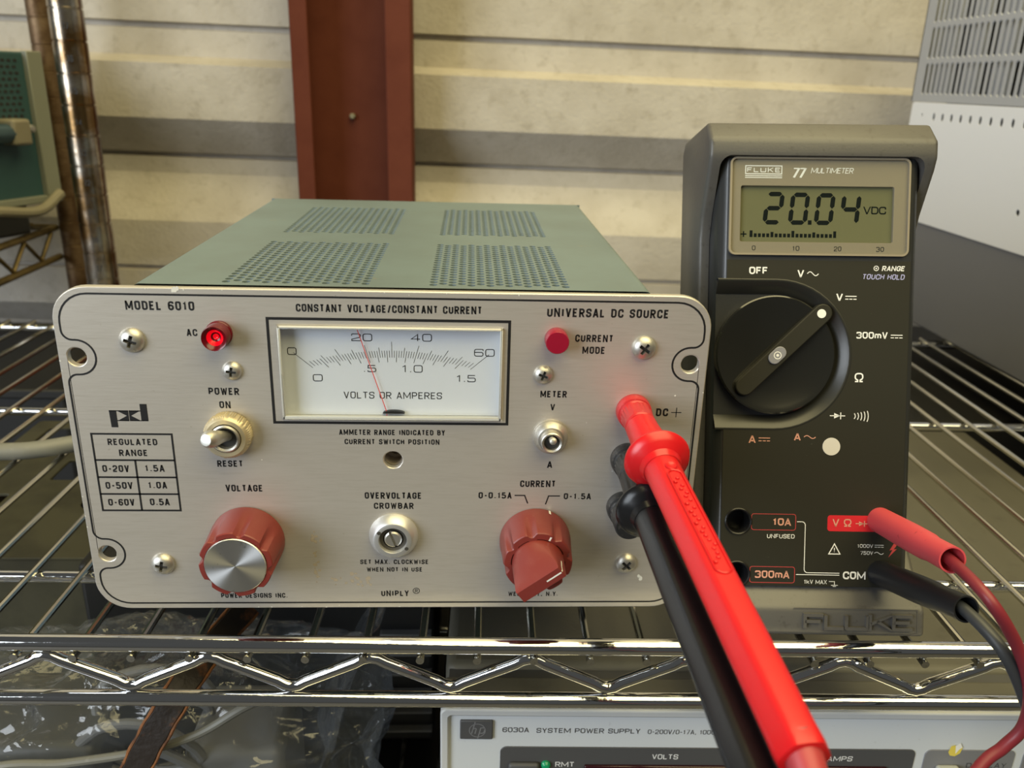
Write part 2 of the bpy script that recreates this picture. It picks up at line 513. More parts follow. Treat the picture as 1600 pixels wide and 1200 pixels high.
def letters(mb, s, x0, x1, zb, h, w, y, gap=.42, rad=.45, shear=0.0):
    """string fitted between x0 and x1, cap height h, stroke width w."""
    tot = sum(ADV.get(c, 1.0) for c in s) + gap * (len(s) - 1)
    g = w
    # stroke width eats a fixed amount of every glyph
    unit = (x1 - x0 - g) / tot
    x = x0 + g / 2
    for c in s:
        a = ADV.get(c, 1.0) * unit
        for path in GL.get(c, []):
            dia = c in 'AVWMNXYK7'
            lo, hh = (zb, h) if dia else (zb + w / 2, h - w)
            pp = [((x + p[0] * a), (lo + p[1] * hh)) + tuple(p[2:]) for p in path]
            k0 = len(mb.v); ww = w * ({'M': .86, 'W': .80, 'N': .92}.get(c, 1.0))
            if dia:                                 # straight limbs, cut off level at the cap line and the base line
                for p, q in zip(pp, pp[1:]):
                    p = Vector(p[:2]); q = Vector(q[:2]); d = (q - p).normalized() * (w * .45)
                    ends = [p - d if abs(p.y - zb) < 1e-6 or abs(p.y - zb - h) < 1e-6 else p, q + d if abs(q.y - zb) < 1e-6 or abs(q.y - zb - h) < 1e-6 else q]
                    stroke(mb, [tuple(e) for e in ends], ww, y)
            else:
                stroke(mb, rounded(pp, rad * min(a, h * .55)), w, y)
            for k1 in range(k0, len(mb.v)):
                vx, vy, vz = mb.v[k1]
                if c not in ',/': vz = min(max(vz, zb), zb + h)
                mb.v[k1] = (vx + (vz - zb) * shear, vy, vz)
        x += a + gap * unit
    return mb


def tilde(mb, x0, x1, z, amp, w, y):
    pts = [(x0 + (x1 - x0) * k / 16, z + amp * math.sin(2 * math.pi * k / 16)) for k in range(17)]
    stroke(mb, pts, w, y)


def dcsym(mb, x0, x1, ztop, zbot, w, y):
    stroke(mb, [(x0, ztop), (x1, ztop)], w, y)
    d = (x1 - x0) / 3.6
    for k in range(3): stroke(mb, [(x0 + k * 1.3 * d, zbot), (x0 + (k * 1.3 + 1) * d, zbot)], w, y)


def diode(mb, x0, x1, z, h, w, y):
    stroke(mb, [(x0, z), (x1, z)], w, y)
    a = x0 + (x1 - x0) * .28; b = x0 + (x1 - x0) * .68
    mb.add([(a, y, z - h), (a, y, z + h), (b, y, z)], [(0, 1, 2)])
    stroke(mb, [(b + w * .5, z - h * 1.25), (b + w * .5, z + h * 1.25)], w, y)


# ------------------------------------------------------------------ the setting
wp = [(720, 1900), (720, 560), (690, 548), (690, 470), (720, 430), (720, 254.6), (728, 253.6), (728, 248.0), (720, 247.0), (720, 219.5), (690, 211.5), (690, 154.2), (720, 115.5), (729, 114), (729, 110.5), (720, 109.5), (720, 92.0),
      (690, 41.0), (690, -11), (695, -12.5), (695, -16), (690, -17), (690, -60), (720, -90), (720, -95)]
mbw = MB()
xs = [-2600, 3000]
for i in range(len(wp) - 1):
    (ya, za), (yb, zb) = wp[i], wp[i + 1]
    t = math.tan(math.radians(-.75))
    mbw.quad((xs[0], ya, za + xs[0] * t), (xs[1], ya, za + xs[1] * t), (xs[1], yb, zb + xs[1] * t), (xs[0], yb, zb + xs[0] * t))
# joined vertices are not needed: the folds of the sheet are sharp
structure('wall_back', mbw, 'wall', 'beige ribbed metal siding wall with horizontal folds', smooth=0)
structure('baseboard_back', MB().box(-2600, 3000, 722, 800, -Z0, -40), 'stem', 'masonry base under the beige siding, coloured dark for shade', smooth=0)
structure('floor', MB().box(-3200, 3200, -3400, 800, -Z0 - 40, -Z0), 'floor', 'concrete floor below the shelves, coloured dark for shade', smooth=0)

col = Thing('steel_column', 'red oxide painted steel channel column against the beige wall', 'column', (-95, 665, -Z0))
cpoly = [(-157, 689), (-157, 640), (-138.5, 640), (-138.5, 643), (-153.5, 643), (-153.5, 685.5), (-37, 685.5), (-37, 643), (-60, 643), (-60, 640), (-33.5, 640), (-33.5, 689)]
col.part('channel', MB().prism(cpoly, lambda x, y: (x, y, -Z0), lambda x, y: (x, y, 1900)), 'column', bevel=(1.2, 2))
col.part('bolt', MB().lathe((-101.5, 685.5, 166), [(0, 7), (2.4, 7), (3.4, 5.6), (3.4, 0)], 6), 'cream', label='small pale bolt in the column web')

# ------------------------------------------------------------------ wire shelves
SY = -.0222                                     # the shelf front runs very slightly askew of the instruments


def wire_shelf(label, z, y0, y1, xa, xb, name='wire_shelf', wires=True, matw='wire', matr='chrome', pitch=23.25, x_first=11.1, group=None, spread=0.022):
    """z: height of the deck-wire tops. y0: front rail at x = 0."""
    T = Thing(name, label, 'shelf', ((xa + xb) / 2, (y0 + y1) / 2, z), group=group)
    rl = lambda x, dy=0.0: y0 + SY * x + dy
    zt = z + 3.5
    T.part('top_rail', MB().tube([(xa, rl(xa), zt), (xb, rl(xb), zt)], 3.5, 18), matr)
    T.part('bottom_rail', MB().tube([(xa, rl(xa), zt - 27), (xb, rl(xb), zt - 27)], 3.4, 18), matr)
    # zigzag truss wire between the rails
    per = 65.8; pk = -141.0
    k0 = int((xa - pk) / per) - 1; pts = []
    x = pk + k0 * per
    while x < xb + per:
        for px, pz in ((x, zt - 6.6), (x + per / 2, zt - 21.4)):
            if xa <= px <= xb:
                s = 1 if pz > zt - 12 else -1
                for dx, dz in ((-6, -2.7), (-3, -.75), (0, 0), (3, -.75), (6, -2.7)):
                    pts.append((px + dx, rl(px + dx, 1.2), pz + dz * s))
        x += per
    T.part('zigzag_wire', MB().tube(pts, 2.7, 14), matr)
    T.part('back_rail', MB().tube([(xa, rl(xa, y1 - y0), z - 6.8), (xb, rl(xb, y1 - y0), z - 6.8)], 3.4, 12), matr)
    for d in (62, 268):
        T.part('cross_rod', MB().tube([(xa, rl(xa, d), z - 6.2), (xb, rl(xb, d), z - 6.2)], 2.9, 12), matr)
    if wires:
        n0 = math.ceil((xa + 6 - x_first) / pitch); n1 = math.floor((xb - 6 - x_first) / pitch)
        me = None
        for k in range(n0, n1 + 1):
            xx = x_first + k * pitch
            if me is None:
                b = MB(); L = y1 - y0
                b.tube([(0, -3.2, -1.7), (spread * L * .5, L * .5, -1.7), (spread * L, L + 3, -1.7)], 1.7, 10)
                me = mesh_from(b, 'deck_wire')
                me.materials.append(MT[matw])
            o = bpy.data.objects.new('deck_wire', me); COL.objects.link(o); o.parent = T.o
            o.location = ((xx - T.base[0]) * .001, (rl(xx) - T.base[1]) * .001, 0)
    return T


wire_shelf('bright chrome wire shelf carrying the cream power supply and the multimeter', -13, -12.3, 462, -430, 690)
wire_shelf('shadowed lower wire shelf under the wide system power supply', -193, -12.3, 470, -430, 690)

post = Thing('shelf_post', 'tarnished chrome numbered shelf post with ring grooves behind the power supply', 'post', (-309.6, 482, -Z0))
prof = []
zz = 0.0
ph = [(13.7, 0)]
while zz < 2400:
    ph += [(13.7, zz + 23.4), (12.9, zz + 24.0), (12.9, zz + 24.8), (13.7, zz + 25.4)]
    zz += 25.4
post.part('tube', MB().lathe((-309.6, 482, -Z0), ph + [(0, zz)], 28, axis=(0, 0, 1)), 'poleM')
nums = MB()
for k in range(46):
    zc = -Z0 + 25.4 * k + 8
    for c, dx in ((str((k * 3 + 1) % 7), -1.6), (str((k + 2) % 8), 1.6)):
        if c not in GL: c = '4'
        letters(nums, c, -309.6 + 3.5 + dx - 1.3, -309.6 + 3.5 + dx + 1.3, zc, 5.2, .9, 482 - 13.55)
post.part('stamped_numbers', nums, 'dark', smooth=0, kind='stuff')

rpost = Thing('shelf_post', 'rusty brown shelf post behind the chrome one at the left', 'post', (-405, 642, -Z0))
ph = [(12.2, 0)]; zz = 0
while zz < 2400:
    ph += [(12.2, zz + 23.6), (11.6, zz + 24.1), (11.6, zz + 24.7), (12.2, zz + 25.2)]; zz += 25.4
rpost.part('tube', MB().lathe((-405, 642, -Z0), ph + [(0, zz)], 22, axis=(0, 0, 1)), 'rust')

# neighbouring rusty rack with a teal instrument
rk = Thing('wire_shelf', 'aged brassy wire shelf at the far left under the teal instrument', 'shelf', (-640, 480, 8))
for zq in (44, 12):
    rk.part('side_rail', MB().tube([(-421, 240, zq), (-421, 640, zq)], 3.6, 12), 'rustbar')
    rk.part('front_rail', MB().tube([(-421, 240, zq), (-900, 240, zq)], 3.6, 12), 'rustbar')
zg = []
for k in range(14):
    zg.append((-421, 250 + k * 29, 40 if k % 2 else 16))
rk.part('zigzag_wire', MB().tube(zg, 2.4, 10), 'rustbar')
rk.part('back_rail', MB().tube([(-421, 640, 44), (-900, 640, 44)], 3.6, 12), 'rustbar')
for k in range(15):
    rk.part('deck_wire', MB().tube([(-446 - k * 30, 240, 47), (-446 - k * 30, 640, 47)], 1.8, 8), 'rustbar')

pad = Thing('foam_pad', 'black pad between the aged shelf and the teal instrument', 'pad', (-500, 470, 49))
dirx, diry = .41, .912
nx, ny = -.912, .41                              # into the instrument, away from the viewer


def tq(a, b, z, off=0.0):                       # a: along the face from its right edge towards the left, b: depth behind it
    return (-392 - dirx * a + nx * b, 600 - diry * a + ny * b, z)


def tbox(mb, a0, a1, b0, b1, z0, z1):
    c = [tq(a0, b0, z0), tq(a1, b0, z0), tq(a1, b1, z0), tq(a0, b1, z0), tq(a0, b0, z1), tq(a1, b0, z1), tq(a1, b1, z1), tq(a0, b1, z1)]
    return mb.add(c, [(0, 3, 2, 1), (4, 5, 6, 7), (0, 1, 5, 4), (1, 2, 6, 5), (2, 3, 7, 6), (3, 0, 4, 7)])


pad.part('block', tbox(MB(), 34, 300, 6, 150, 49, 79), 'rubber', bevel=(4, 3))
ti = Thing('bench_instrument', 'teal bench instrument with perforated face and bar handle at the far left', 'instrument', tq(160, 90, 79))
ti.part('case', tbox(MB(), 2, 330, 3, 200, 80, 221), 'teal', bevel=(2, 2))
tr_ = MB()
tbox(tr_, 0, 17, -3, 6, 79, 222); tbox(tr_, 17, 330, -3, 6, 79, 86)
ti.part('trim_frame', tr_, 'tealtrim', bevel=(1, 2), label='greenish grey edge trim')
pf = MB()
for r in range(11):
    for c in range(34):
        a = 26 + c * 6.6 + (2.0 if r % 2 else 0); z = 213 - r * 5.6
        O = Vector(tq(a, 2.6, z))
        d1 = Vector((-dirx, -diry, 0)); pf.add([tuple(O + d1 * (2.3 * math.cos(t)) + Vector((0, 0, 1.5 * math.sin(t)))) for t in [k * math.pi / 4 for k in range(8)]], [tuple(range(8))])
ti.part('vent_holes', pf, 'dark', kind='stuff', smooth=0)
hb = MB(); hb.tube([tq(52, -9, 148), tq(150, -9, 148), tq(300, -9, 148)], 9, 12)
hnd = ti.part('handle_bar', hb, 'handlebar', label='blue grey handle bar')
eb = MB(); tbox(eb, 36, 56, -18, 3, 137, 161)
ti.part('handle_end', eb, 'cream', parent=hnd, bevel=(3, 3), label='cream handle end block')
ti.part('screw', MB().lathe(tq(25, -3, 151), [(0, 4), (3, 3.4), (4.2, 0)], 12, axis=(.912, -.41, 0), ref=(0, 0, 1)), 'steel')
cc = Thing('cream_cable', 'cream cable draped along the bottom edge of the teal instrument', 'cable', tq(60, -12, 70))
cc.part('cord', MB().tube(spline([tq(330, -14, 62), tq(240, -16, 66), tq(150, -18, 86), tq(90, -18, 80), tq(40, -14, 74), tq(8, -10, 88)], 8), 5, 10), 'cream')

# ------------------------------------------------------------------ the power supply
ps = Thing('power_supply', 'cream fronted bench power supply in a blue green perforated case', 'power supply', (2.8, 115, -13))
# case: folded sheet with a perforated top
CX0, CX1, CY0, CY1, CZ0, CZ1 = -92.5, 98.2, 3.2, 231.6, 1.0, 136.0


def perforate(mb, ub, vb, cols, groups, hole, plane, thick, hr):
    """strips: ub = (u0, u1) total; cols = list of (u0, n, pitch); groups = list of (v0, v1, pitch)."""
    def cell(u0, u1, v0, v1):
        cu, cv = (u0 + u1) / 2, (v0 + v1) / 2; hu, hv = (u1 - u0) / 2, (v1 - v0) / 2
        o8 = [(1, 0), (1, 1), (0, 1), (-1, 1), (-1, 0), (-1, -1), (0, -1), (1, -1)]
        outer = [(cu + a * hu, cv + b * hv) for a, b in o8]
        inner = [(cu + a, cv + b) for a, b in hole]
        vs = [plane(u, v, 0) for u, v in outer] + [plane(u, v, 0) for u, v in inner] + [plane(cu + (u - cu) * .96, cv + (v - cv) * .96, thick) for u, v in inner]
        fs = [(i, (i + 1) % 8, (i + 1) % 8 + 8, i + 8) for i in range(8)] + [(i + 8, (i + 1) % 8 + 8, (i + 1) % 8 + 16, i + 16) for i in range(8)]
        mb.add(vs, fs)

    def plain(u0, u1, v0, v1):
        if v1 - v0 > 1e-6 and u1 - u0 > 1e-6:
            mb.quad(plane(u0, v0, 0), plane(u1, v0, 0), plane(u1, v1, 0), plane(u0, v1, 0))
    u = ub[0]
    for c0, n, pt in cols:
        plain(u, c0, *vb)
        for i in range(n):
            a, b = c0 + i * pt, c0 + (i + 1) * pt
            v = vb[0]
            for v0, v1, vp in groups:
                off = hr * vp * .5 if i % 2 else 0
                s = v0 + off
                plain(a, b, v, s)
                k = int((v1 - s + 1e-6) / vp)
                for j in range(k): cell(a, b, s + j * vp, s + (j + 1) * vp)
                v = s + k * vp
            plain(a, b, v, vb[1])
        u = c0 + n * pt
    plain(u, ub[1], *vb)


h8 = [(1.58 * math.cos(k * math.pi / 4), 1.75 * math.sin(k * math.pi / 4)) for k in range(8)]
cs = MB()
perforate(cs, (CX0 + 3, CX1 - 3), (CY0, CY1), [(-61.9, 15, 3.65), (14.4, 15, 3.55)], [(6.5, 92.0, 4.45), (114.0, 202.0, 4.45)], h8, lambda u, v, d: (u, v, CZ1 - d), .8, 1)
for s, xe in ((-1, CX0), (1, CX1)):
    ring = [(xe - s * 3 + s * 3 * math.sin(t), CZ1 - 3 + 3 * math.cos(t)) for t in [k * math.pi / 12 for k in range(7)]] + [(xe, CZ0)]
    for (xa, za), (xb, zb) in zip(ring, ring[1:]):
        cs.quad((xa, CY0, za), (xb, CY0, zb), (xb, CY1, zb), (xa, CY1, za))
cs.quad((CX0, CY1, CZ0), (CX1, CY1, CZ0), (CX1, CY1, CZ1), (CX0, CY1, CZ1))
cs.quad((CX0, CY0, CZ0), (CX1, CY0, CZ0), (CX1, CY1, CZ0), (CX0, CY1, CZ0))
ps.part('case', cs, 'case', recalc=False, smooth=40, label='blue green case with four perforated vents on top')
inn = MB().box(-80, 85, 20, 215, 6, 96)
ps.part('inner_chassis', inn, 'dark')
for fx in (-78, 84):
    for fy in (30, 205):
        ps.part('foot', MB().lathe((fx, fy, -13), [(0, 0), (7, 0), (8, 1), (9, 14.5), (0, 14.5)], 20, axis=(0, 0, 1)), 'rubber')

# front panel with its ear holes and the meter window cut through
ears = [(-114, 108.8), (114, 108.8), (-114, 26), (114, 26)]
panel = MB().plate(rrect(-120.65, 120.65, 0, 135.4, 13, 10), [circle(x, z, 3.5) for x, z in ears] + [circle(.6, 68.0, 3.55)] + [[(-40.6, 85.1), (42.4, 85.1), (42.4, 122), (-40.6, 122)]], 0, 3.2)
fp = ps.part('front_panel', panel, 'panel', bevel=(.45, 2), smooth=40, label='cream painted metal front panel')
TY = -.05
ps.part('hole_sleeve', MB().lathe((.6, 3.2, 68.0), [(3.6, 0), (3.6, -7), (2.2, -7.2), (2.0, -10), (0, -10)], 24), 'residue', parent=fp)
bl = MB()
b_ = [(0, 132.8), (-118.2, 132.8, 11), (-118.2, 115.4, 3.6), (-107.1, 115.4, 6.69), (-107.1, 102.0, 6.69), (-118.2, 102.0, 3.6), (-118.2, 32.7, 3.6), (-107.1, 32.7, 6.69), (-107.1, 19.3, 6.69), (-118.2, 19.3, 3.6), (-118.2, 2.7, 11), (0, 2.7)]


def round2(pts):
    out = []
    for i, p in enumerate(pts):
        if len(p) < 3 or i in (0, len(pts) - 1):
            out.append(p[:2]); continue
        a = Vector(pts[i - 1][:2]); b = Vector(p[:2]); c = Vector(pts[i + 1][:2])
        u = (a - b).normalized(); w = (c - b).normalized(); r = p[2]
        ctr = b + (u + w) * r                       # right angles only
        for j in range(9):
            t = math.radians(90 * j / 8)
            q = ctr - w * (r * math.cos(t)) - u * (r * math.sin(t))
            out.append((q.x, q.y))
    return out


for s in (1, -1):
    stroke(bl, [(s * x, z) for x, z in round2(b_)], .72, TY)
ps.part('border_line', bl, 'ink', parent=fp, smooth=0)
TX = [('MODEL 6010', -94.14, -69.65, 127.01, 3.40), ('AC', -73.43, -69.56, 117.42, 2.68), ('POWER', -67.69, -56.38, 94.48, 2.87), ('ON', -64.14, -59.97, 89.10, 2.80),
      ('RESET', -67.14, -57.35, 64.66, 2.73), ('REGULATED', -107.46, -88.90, 73.57, 2.67), ('RANGE', -103.75, -93.04, 69.00, 2.69), ('0-20V', -110.91, -100.82, 62.16, 2.92),
      ('1.5A', -94.86, -87.45, 62.43, 2.85), ('0-50V', -110.67, -100.39, 54.91, 2.95), ('1.0A', -94.50, -87.28, 55.12, 2.91), ('0-60V', -110.62, -100.55, 47.58, 2.95),
      ('0.5A', -94.63, -87.10, 47.77, 2.95), ('VOLTAGE', -64.89, -50.52, 53.98, 2.93), ('POWER DESIGNS INC.', -70.97, -43.89, 5.04, 2.3), ('CONSTANT VOLTAGE/CONSTANT CURRENT', -33.38, 34.35, 127.24, 2.95),
      ('AMMETER RANGE INDICATED BY', -19.84, 20.80, 78.52, 2.25), ('CURRENT SWITCH POSITION', -17.89, 18.64, 74.59, 2.21), ('OVERVOLTAGE', -10.92, 11.54, 50.99, 2.84),
      ('CROWBAR', -7.44, 8.31, 46.50, 2.72), ('SET MAX. CLOCKWISE', -13.69, 14.07, 21.05, 2.11), ('WHEN NOT IN USE', -11.13, 11.55, 17.50, 2.03), ('UNIPLY', -5.55, 5.82, 5.70, 2.73),
      ('UNIVERSAL DC SOURCE', 58.44, 104.00, 126.71, 3.35), ('CURRENT', 69.41, 83.74, 117.19, 2.80), ('MODE', 72.33, 81.00, 112.51, 2.80), ('METER', 57.17, 67.37, 94.75, 2.70),
      ('V', 61.24, 63.05, 89.45, 2.6), ('A', 61.0, 63.1, 64.92, 2.85), ('DC', 102.55, 107.30, 87.37, 3.29), ('CURRENT', 50.59, 64.77, 56.47, 2.89), ('0-0.15A', 34.15, 47.43, 51.28, 2.77),
      ('0-1.5A', 68.32, 79.29, 51.04, 2.70), ('WESTBURY, N.Y.', 47.22, 68.14, 5.62, 2.07)]
for s, x0, x1, zb, h in TX:
    b = MB(); letters(b, s, x0, x1, zb, h, .205 * h, TY, gap=.88, rad=.5)
    ps.part('lettering', b, 'ink', parent=fp, smooth=0)
b = MB(); stroke(b, circle(8.95, 8.26, 1.32, 20), .28, TY, closed=True); letters(b, 'R', 8.4, 9.55, 7.5, 1.55, .26, TY)
stroke(b, [(108.5, 89.0), (112.5, 89.0)], .32, TY); stroke(b, [(110.5, 87.0), (110.5, 91.0)], .32, TY)
stroke(b, [(48.55, 52.7), (52.57, 52.7), (53.93, 49.1)], .5, TY); stroke(b, [(66.78, 52.5), (62.2, 52.5), (61.1, 48.7)], .5, TY)
ps.part('printed_marks', b, 'ink', parent=fp, smooth=0)
b = MB()                                          # the two-letter maker's logo
for q in ([(-105.3, 87.85), (-102.6, 87.85), (-102.6, 80.95), (-105.1, 80.95)], [(-105.3, 87.85), (-98.2, 87.85), (-98.2, 87.5), (-105.3, 87.5)],
          [(-98.2, 87.85), (-98.2, 83.5), (-102.6, 83.55), (-98.9, 85.7), (-102.6, 87.85)], [(-93.7, 90.5), (-91.1, 90.5), (-91.1, 83.55), (-93.7, 83.55)],
          [(-91.1, 83.55), (-98.0, 83.55), (-98.0, 83.9), (-91.1, 83.9)], [(-98.0, 83.55), (-98.0, 87.85), (-93.7, 87.85), (-97.3, 85.7), (-93.7, 83.55)], [(-102.6, 83.55), (-98.2, 83.55), (-98.2, 83.9), (-102.6, 83.9)], [(-98.0, 87.85), (-93.7, 87.85), (-93.7, 87.5), (-98.0, 87.5)]):
    b.add([(x, TY, z) for x, z in q], [tuple(range(len(q)))])
ps.part('maker_logo', b, 'ink', parent=fp, smooth=0)
b = MB()
stroke(b, [(-113.1, 78.2), (-83.15, 78.2), (-83.15, 45.5), (-113.1, 45.5)], .75, TY, closed=True)
for z in (67.25, 59.95, 52.7): stroke(b, [(-113.1, z), (-83.15, z)], .75, TY)
stroke(b, [(-98.1, 67.25), (-98.1, 45.5)], .75, TY)
ps.part('range_table_lines', b, 'ink', parent=fp, smooth=0)
b = MB(); stroke(b, [(-44.0, 124.55), (44.7, 124.55), (44.7, 83.5), (-44.0, 83.5)], 1.05, TY, closed=True)
ps.part('meter_outline', b, 'ink', parent=fp, smooth=0)

# worn marks on the panel
b = MB()


BK = [0]


def blob(mb, x, z, r, y):
    BK[0] += 1; y -= BK[0] * .0006
    n = 7; o = random.random() * 6
    mb.add([(x + r * random.uniform(.45, 1.2) * math.cos(o + k * 2 * math.pi / n), y, z + r * random.uniform(.45, 1.2) * math.sin(o + k * 2 * math.pi / n)) for k in range(n)], [tuple(range(n))])


for k in range(44):
    if k < 24:
        blob(b, -31.5 + random.gauss(0, .7), random.uniform(12, 36), random.uniform(.35, 1.0), -.03)
    else:
        blob(b, random.uniform(-26, -9), 13.0 + random.gauss(0, 1.6), random.uniform(.35, 1.2), -.03)
ps.part('glue_residue', b, 'residue', parent=fp, smooth=0, kind='stuff')
b = MB()
for k in range(46):
    e = random.random()
    if e < .45: x, z = random.uniform(-112, 112), 135.1 - abs(random.gauss(0, .35))
    elif e < .6: x, z = random.uniform(-60, 60), .4 + abs(random.gauss(0, .3))
    elif e < .8: x, z = random.choice((-1, 1)) * (120.3 - abs(random.gauss(0, .3))), random.uniform(16, 120)
    else: x, z = random.uniform(-76, -46) if random.random() < .5 else random.uniform(70, 112), random.uniform(28, 110)
    blob(b, x, z, random.uniform(.15, .42), -.035)
blob(b, -76.5, 134.6, 1.3, -.04); blob(b, -75.2, 134.9, 1.0, -.045); blob(b, 102.5, 14.0, 1.3, -.04); blob(b, 101.6, 15.2, .9, -.04)
ps.part('paint_chips', b, 'chip', parent=fp, smooth=0, kind='stuff')

# panel meter
pm_ = MB()
pm_.add([(-40.55, -.6, 85.15), (42.35, -.6, 85.15), (42.35, -.6, 121.95), (-40.55, -.6, 121.95), (-40.55, 9, 85.15), (42.35, 9, 85.15), (42.35, 9, 121.95), (-40.55, 9, 121.95)], [(0, 1, 5, 4), (1, 2, 6, 5), (2, 3, 7, 6), (3, 0, 4, 7)])
pmo = ps.part('panel_meter', pm_, 'meterwall', recalc=False, smooth=0, label='rectangular analogue meter with red needle')
pl = MB().box(-40.4, 42.2, 4.0, 5.0, 85.3, 121.8)
spl = ps.part('scale_plate', pl, 'scale', parent=pmo, smooth=0)
SYP = 3.94
for s, x0, x1, zb, h in [('0', -38.41, -34.91, 109.32, 2.98), ('20', -14.34, -6.58, 115.09, 2.95), ('40', 7.86, 15.73, 115.26, 2.96), ('60', 31.68, 39.47, 109.58, 3.01), ('0', -29.40, -25.73, 98.88, 2.85), ('.5', -10.36, -5.41, 102.84, 2.83), ('1.0', 4.25, 12.16, 102.83, 3.0), ('1.5', 24.97, 32.45, 99.18, 2.87)]:
    b = MB(); letters(b, s, x0, x1, zb, h, .32, SYP, gap=.3, rad=.42); ps.part('scale_numeral', b, 'ink', parent=pmo, smooth=0)
b = MB(); letters(b, 'VOLTS OR AMPERES', -18.08, 19.50, 92.05, 2.76, .34, SYP, gap=.5); ps.part('scale_caption', b, 'ink', parent=pmo, smooth=0)
b = MB()
PIV = Vector((.7, 79.0)); AR = 116.0; AC = Vector((.7, 108.75 - AR))
a0 = math.atan2(102.73 + .8 - PIV.y, -28.25 - PIV.x); a1 = math.atan2(102.95 + .8 - PIV.y, 29.64 - PIV.x)


def arc_pt(t):
    d = Vector((math.cos(a0 + (a1 - a0) * t), math.sin(a0 + (a1 - a0) * t)))
    # point of the flat arc that the pointer direction meets
    o = PIV - AC; bq = o.dot(d); cq = o.dot(o) - AR * AR
    return PIV + d * (-bq + math.sqrt(bq * bq - cq)), d


for k in range(61):
    p, d = arc_pt(k / 60)
    up = 2.7
    if k % 5 == 0: up = 4.0
    if k % 10 == 0: up = 5.3
    if k % 30 == 0: up = 6.2
    if k in (0, 60): up = 8.6
    stroke(b, [tuple(p), tuple(p + d * up)], .17, SYP)
for k in range(16):
    p, d = arc_pt(k / 15); stroke(b, [tuple(p), tuple(p - d * (1.9 if k not in (0, 15) else .6))], .18, SYP)
ps.part('scale_ticks', b, 'ink', parent=pmo, smooth=0)
b = MB(); stroke(b, [(-11.9, 119.8), (-1.9, 87.6)], .34, 2.9); stroke(b, [(-1.9, 87.6), (-1.7, 85.4)], .3, 2.9)  # second, lower stroke is the needle's reflection, drawn in red
ps.part('needle', b, 'needle', parent=pmo, smooth=0, label='thin red needle near twenty volts with its drawn reflection')
b = MB(); b.prism([(4.2 * math.cos(t) + 1.0, 86.5 + 1.15 * math.sin(t)) for t in [k * math.pi / 14 for k in range(15)]], lambda x, z: (x, 2.2, z), lambda x, z: (x, 3.9, z))
ps.part('pivot_cover', b, 'ink', parent=pmo)
gw = MB().box(-40.45, 42.25, -2.6, -1.4, 85.25, 121.85)
ps.part('window', gw, 'glass', parent=pmo, bevel=(.5, 2), label='clear plastic meter window')
rim = MB()
for q in ([(-40.5, 85.2), (42.3, 85.2), (42.3, 86.5), (-40.5, 86.5)], [(-40.5, 85.2), (-39.5, 85.2), (-39.5, 121.9), (-40.5, 121.9)], [(41.3, 85.2), (42.3, 85.2), (42.3, 121.9), (41.3, 121.9)], [(-40.5, 121.1), (42.3, 121.1), (42.3, 121.9), (-40.5, 121.9)]):
    rim.prism(q, lambda x, z: (x, -1.4, z), lambda x, z: (x, .4, z))
ps.part('window_rim', rim, 'meterwall', parent=pmo, bevel=(.25, 1))

# screws: pan heads with crossed recesses


def screw_head(r, h):
    pr = [(0, h), (r * .35, h * .97), (r * .62, h * .84), (r * .85, h * .58), (r, h * .22), (r, 0), (0, 0)]
    base = MB().lathe((0, 0, 0), pr, 28)
    a = r * .135; l = r * .50
    c1 = MB().box(-l, l, -h - 1, -h * .28, -a, a); c2 = MB().box(-a, a, -h - 1, -h * .281, -l, l)
    return boolean(base, [c1, c2])


heads = {}
for x, z, r, h, rot in ((-93.2, 115.6, 4.7, 2.9, .3), (95.6, 115.2, 4.6, 2.9, .6), (-92.6, 21.4, 4.7, 2.9, .2), (95.6, 21.6, 4.5, 2.9, .75), (-58.2, 104.2, 3.7, 2.3, .15), (57.9, 104.0, 3.7, 2.3, .35)):
    if (r, h) not in heads:
        heads[(r, h)] = mesh_from(screw_head(r, h), 'screw', smooth=40); heads[(r, h)].materials.append(MT['steel'])
    o = bpy.data.objects.new('screw', heads[(r, h)]); COL.objects.link(o); o.parent = ps.o
    o.location = ((x - ps.base[0]) * .001, (0 - ps.base[1]) * .001, (z - ps.base[2]) * .001); o.rotation_euler = (0, rot, 0)
    if (r, h, 'x') not in heads:
        a_ = r * .13; l_ = r * .495
        heads[(r, h, 'x')] = mesh_from(MB().box(-l_, l_, -h * .5, -h * .29, -a_, a_).box(-a_, a_, -h * .501, -h * .289, -l_, l_), 'cross_shade_insert', smooth=0); heads[(r, h, 'x')].materials.append(MT['dark'])  # dark cross set into the cut recess as its shade
    q_ = bpy.data.objects.new('cross_shade_insert', heads[(r, h, 'x')]); COL.objects.link(q_); q_.parent = o

# pilot lamps
la = MB().lathe((-61.6, 0, 118.6), [(4.9, 0), (4.9, 1.2), (4.65, 1.4), (4.75, 6.5), (4.5, 7.4), (3.7, 7.0), (2.2, 4.8), (0, 3.8)], 32)
lo = ps.part('pilot_lamp', la, 'lens', label='glowing red pilot lamp marked AC')
ps.part('lamp_glow', MB().lathe((-61.6, 0, 118.6), [(0, 3.95), (.8, 4.6), (1.3, 4.2), (2.2, 4.95), (3.0, 6.05), (3.05, 5.5)], 24), 'filament', parent=lo)
ps.part('pilot_lamp', MB().lathe((62.2, 0, 118.4), [(4.3, 0), (4.45, .8), (4.4, 5.6), (4.1, 6.1), (0, 6.2)], 30), 'lens_dull', label='dull crimson pilot lamp marked current mode')

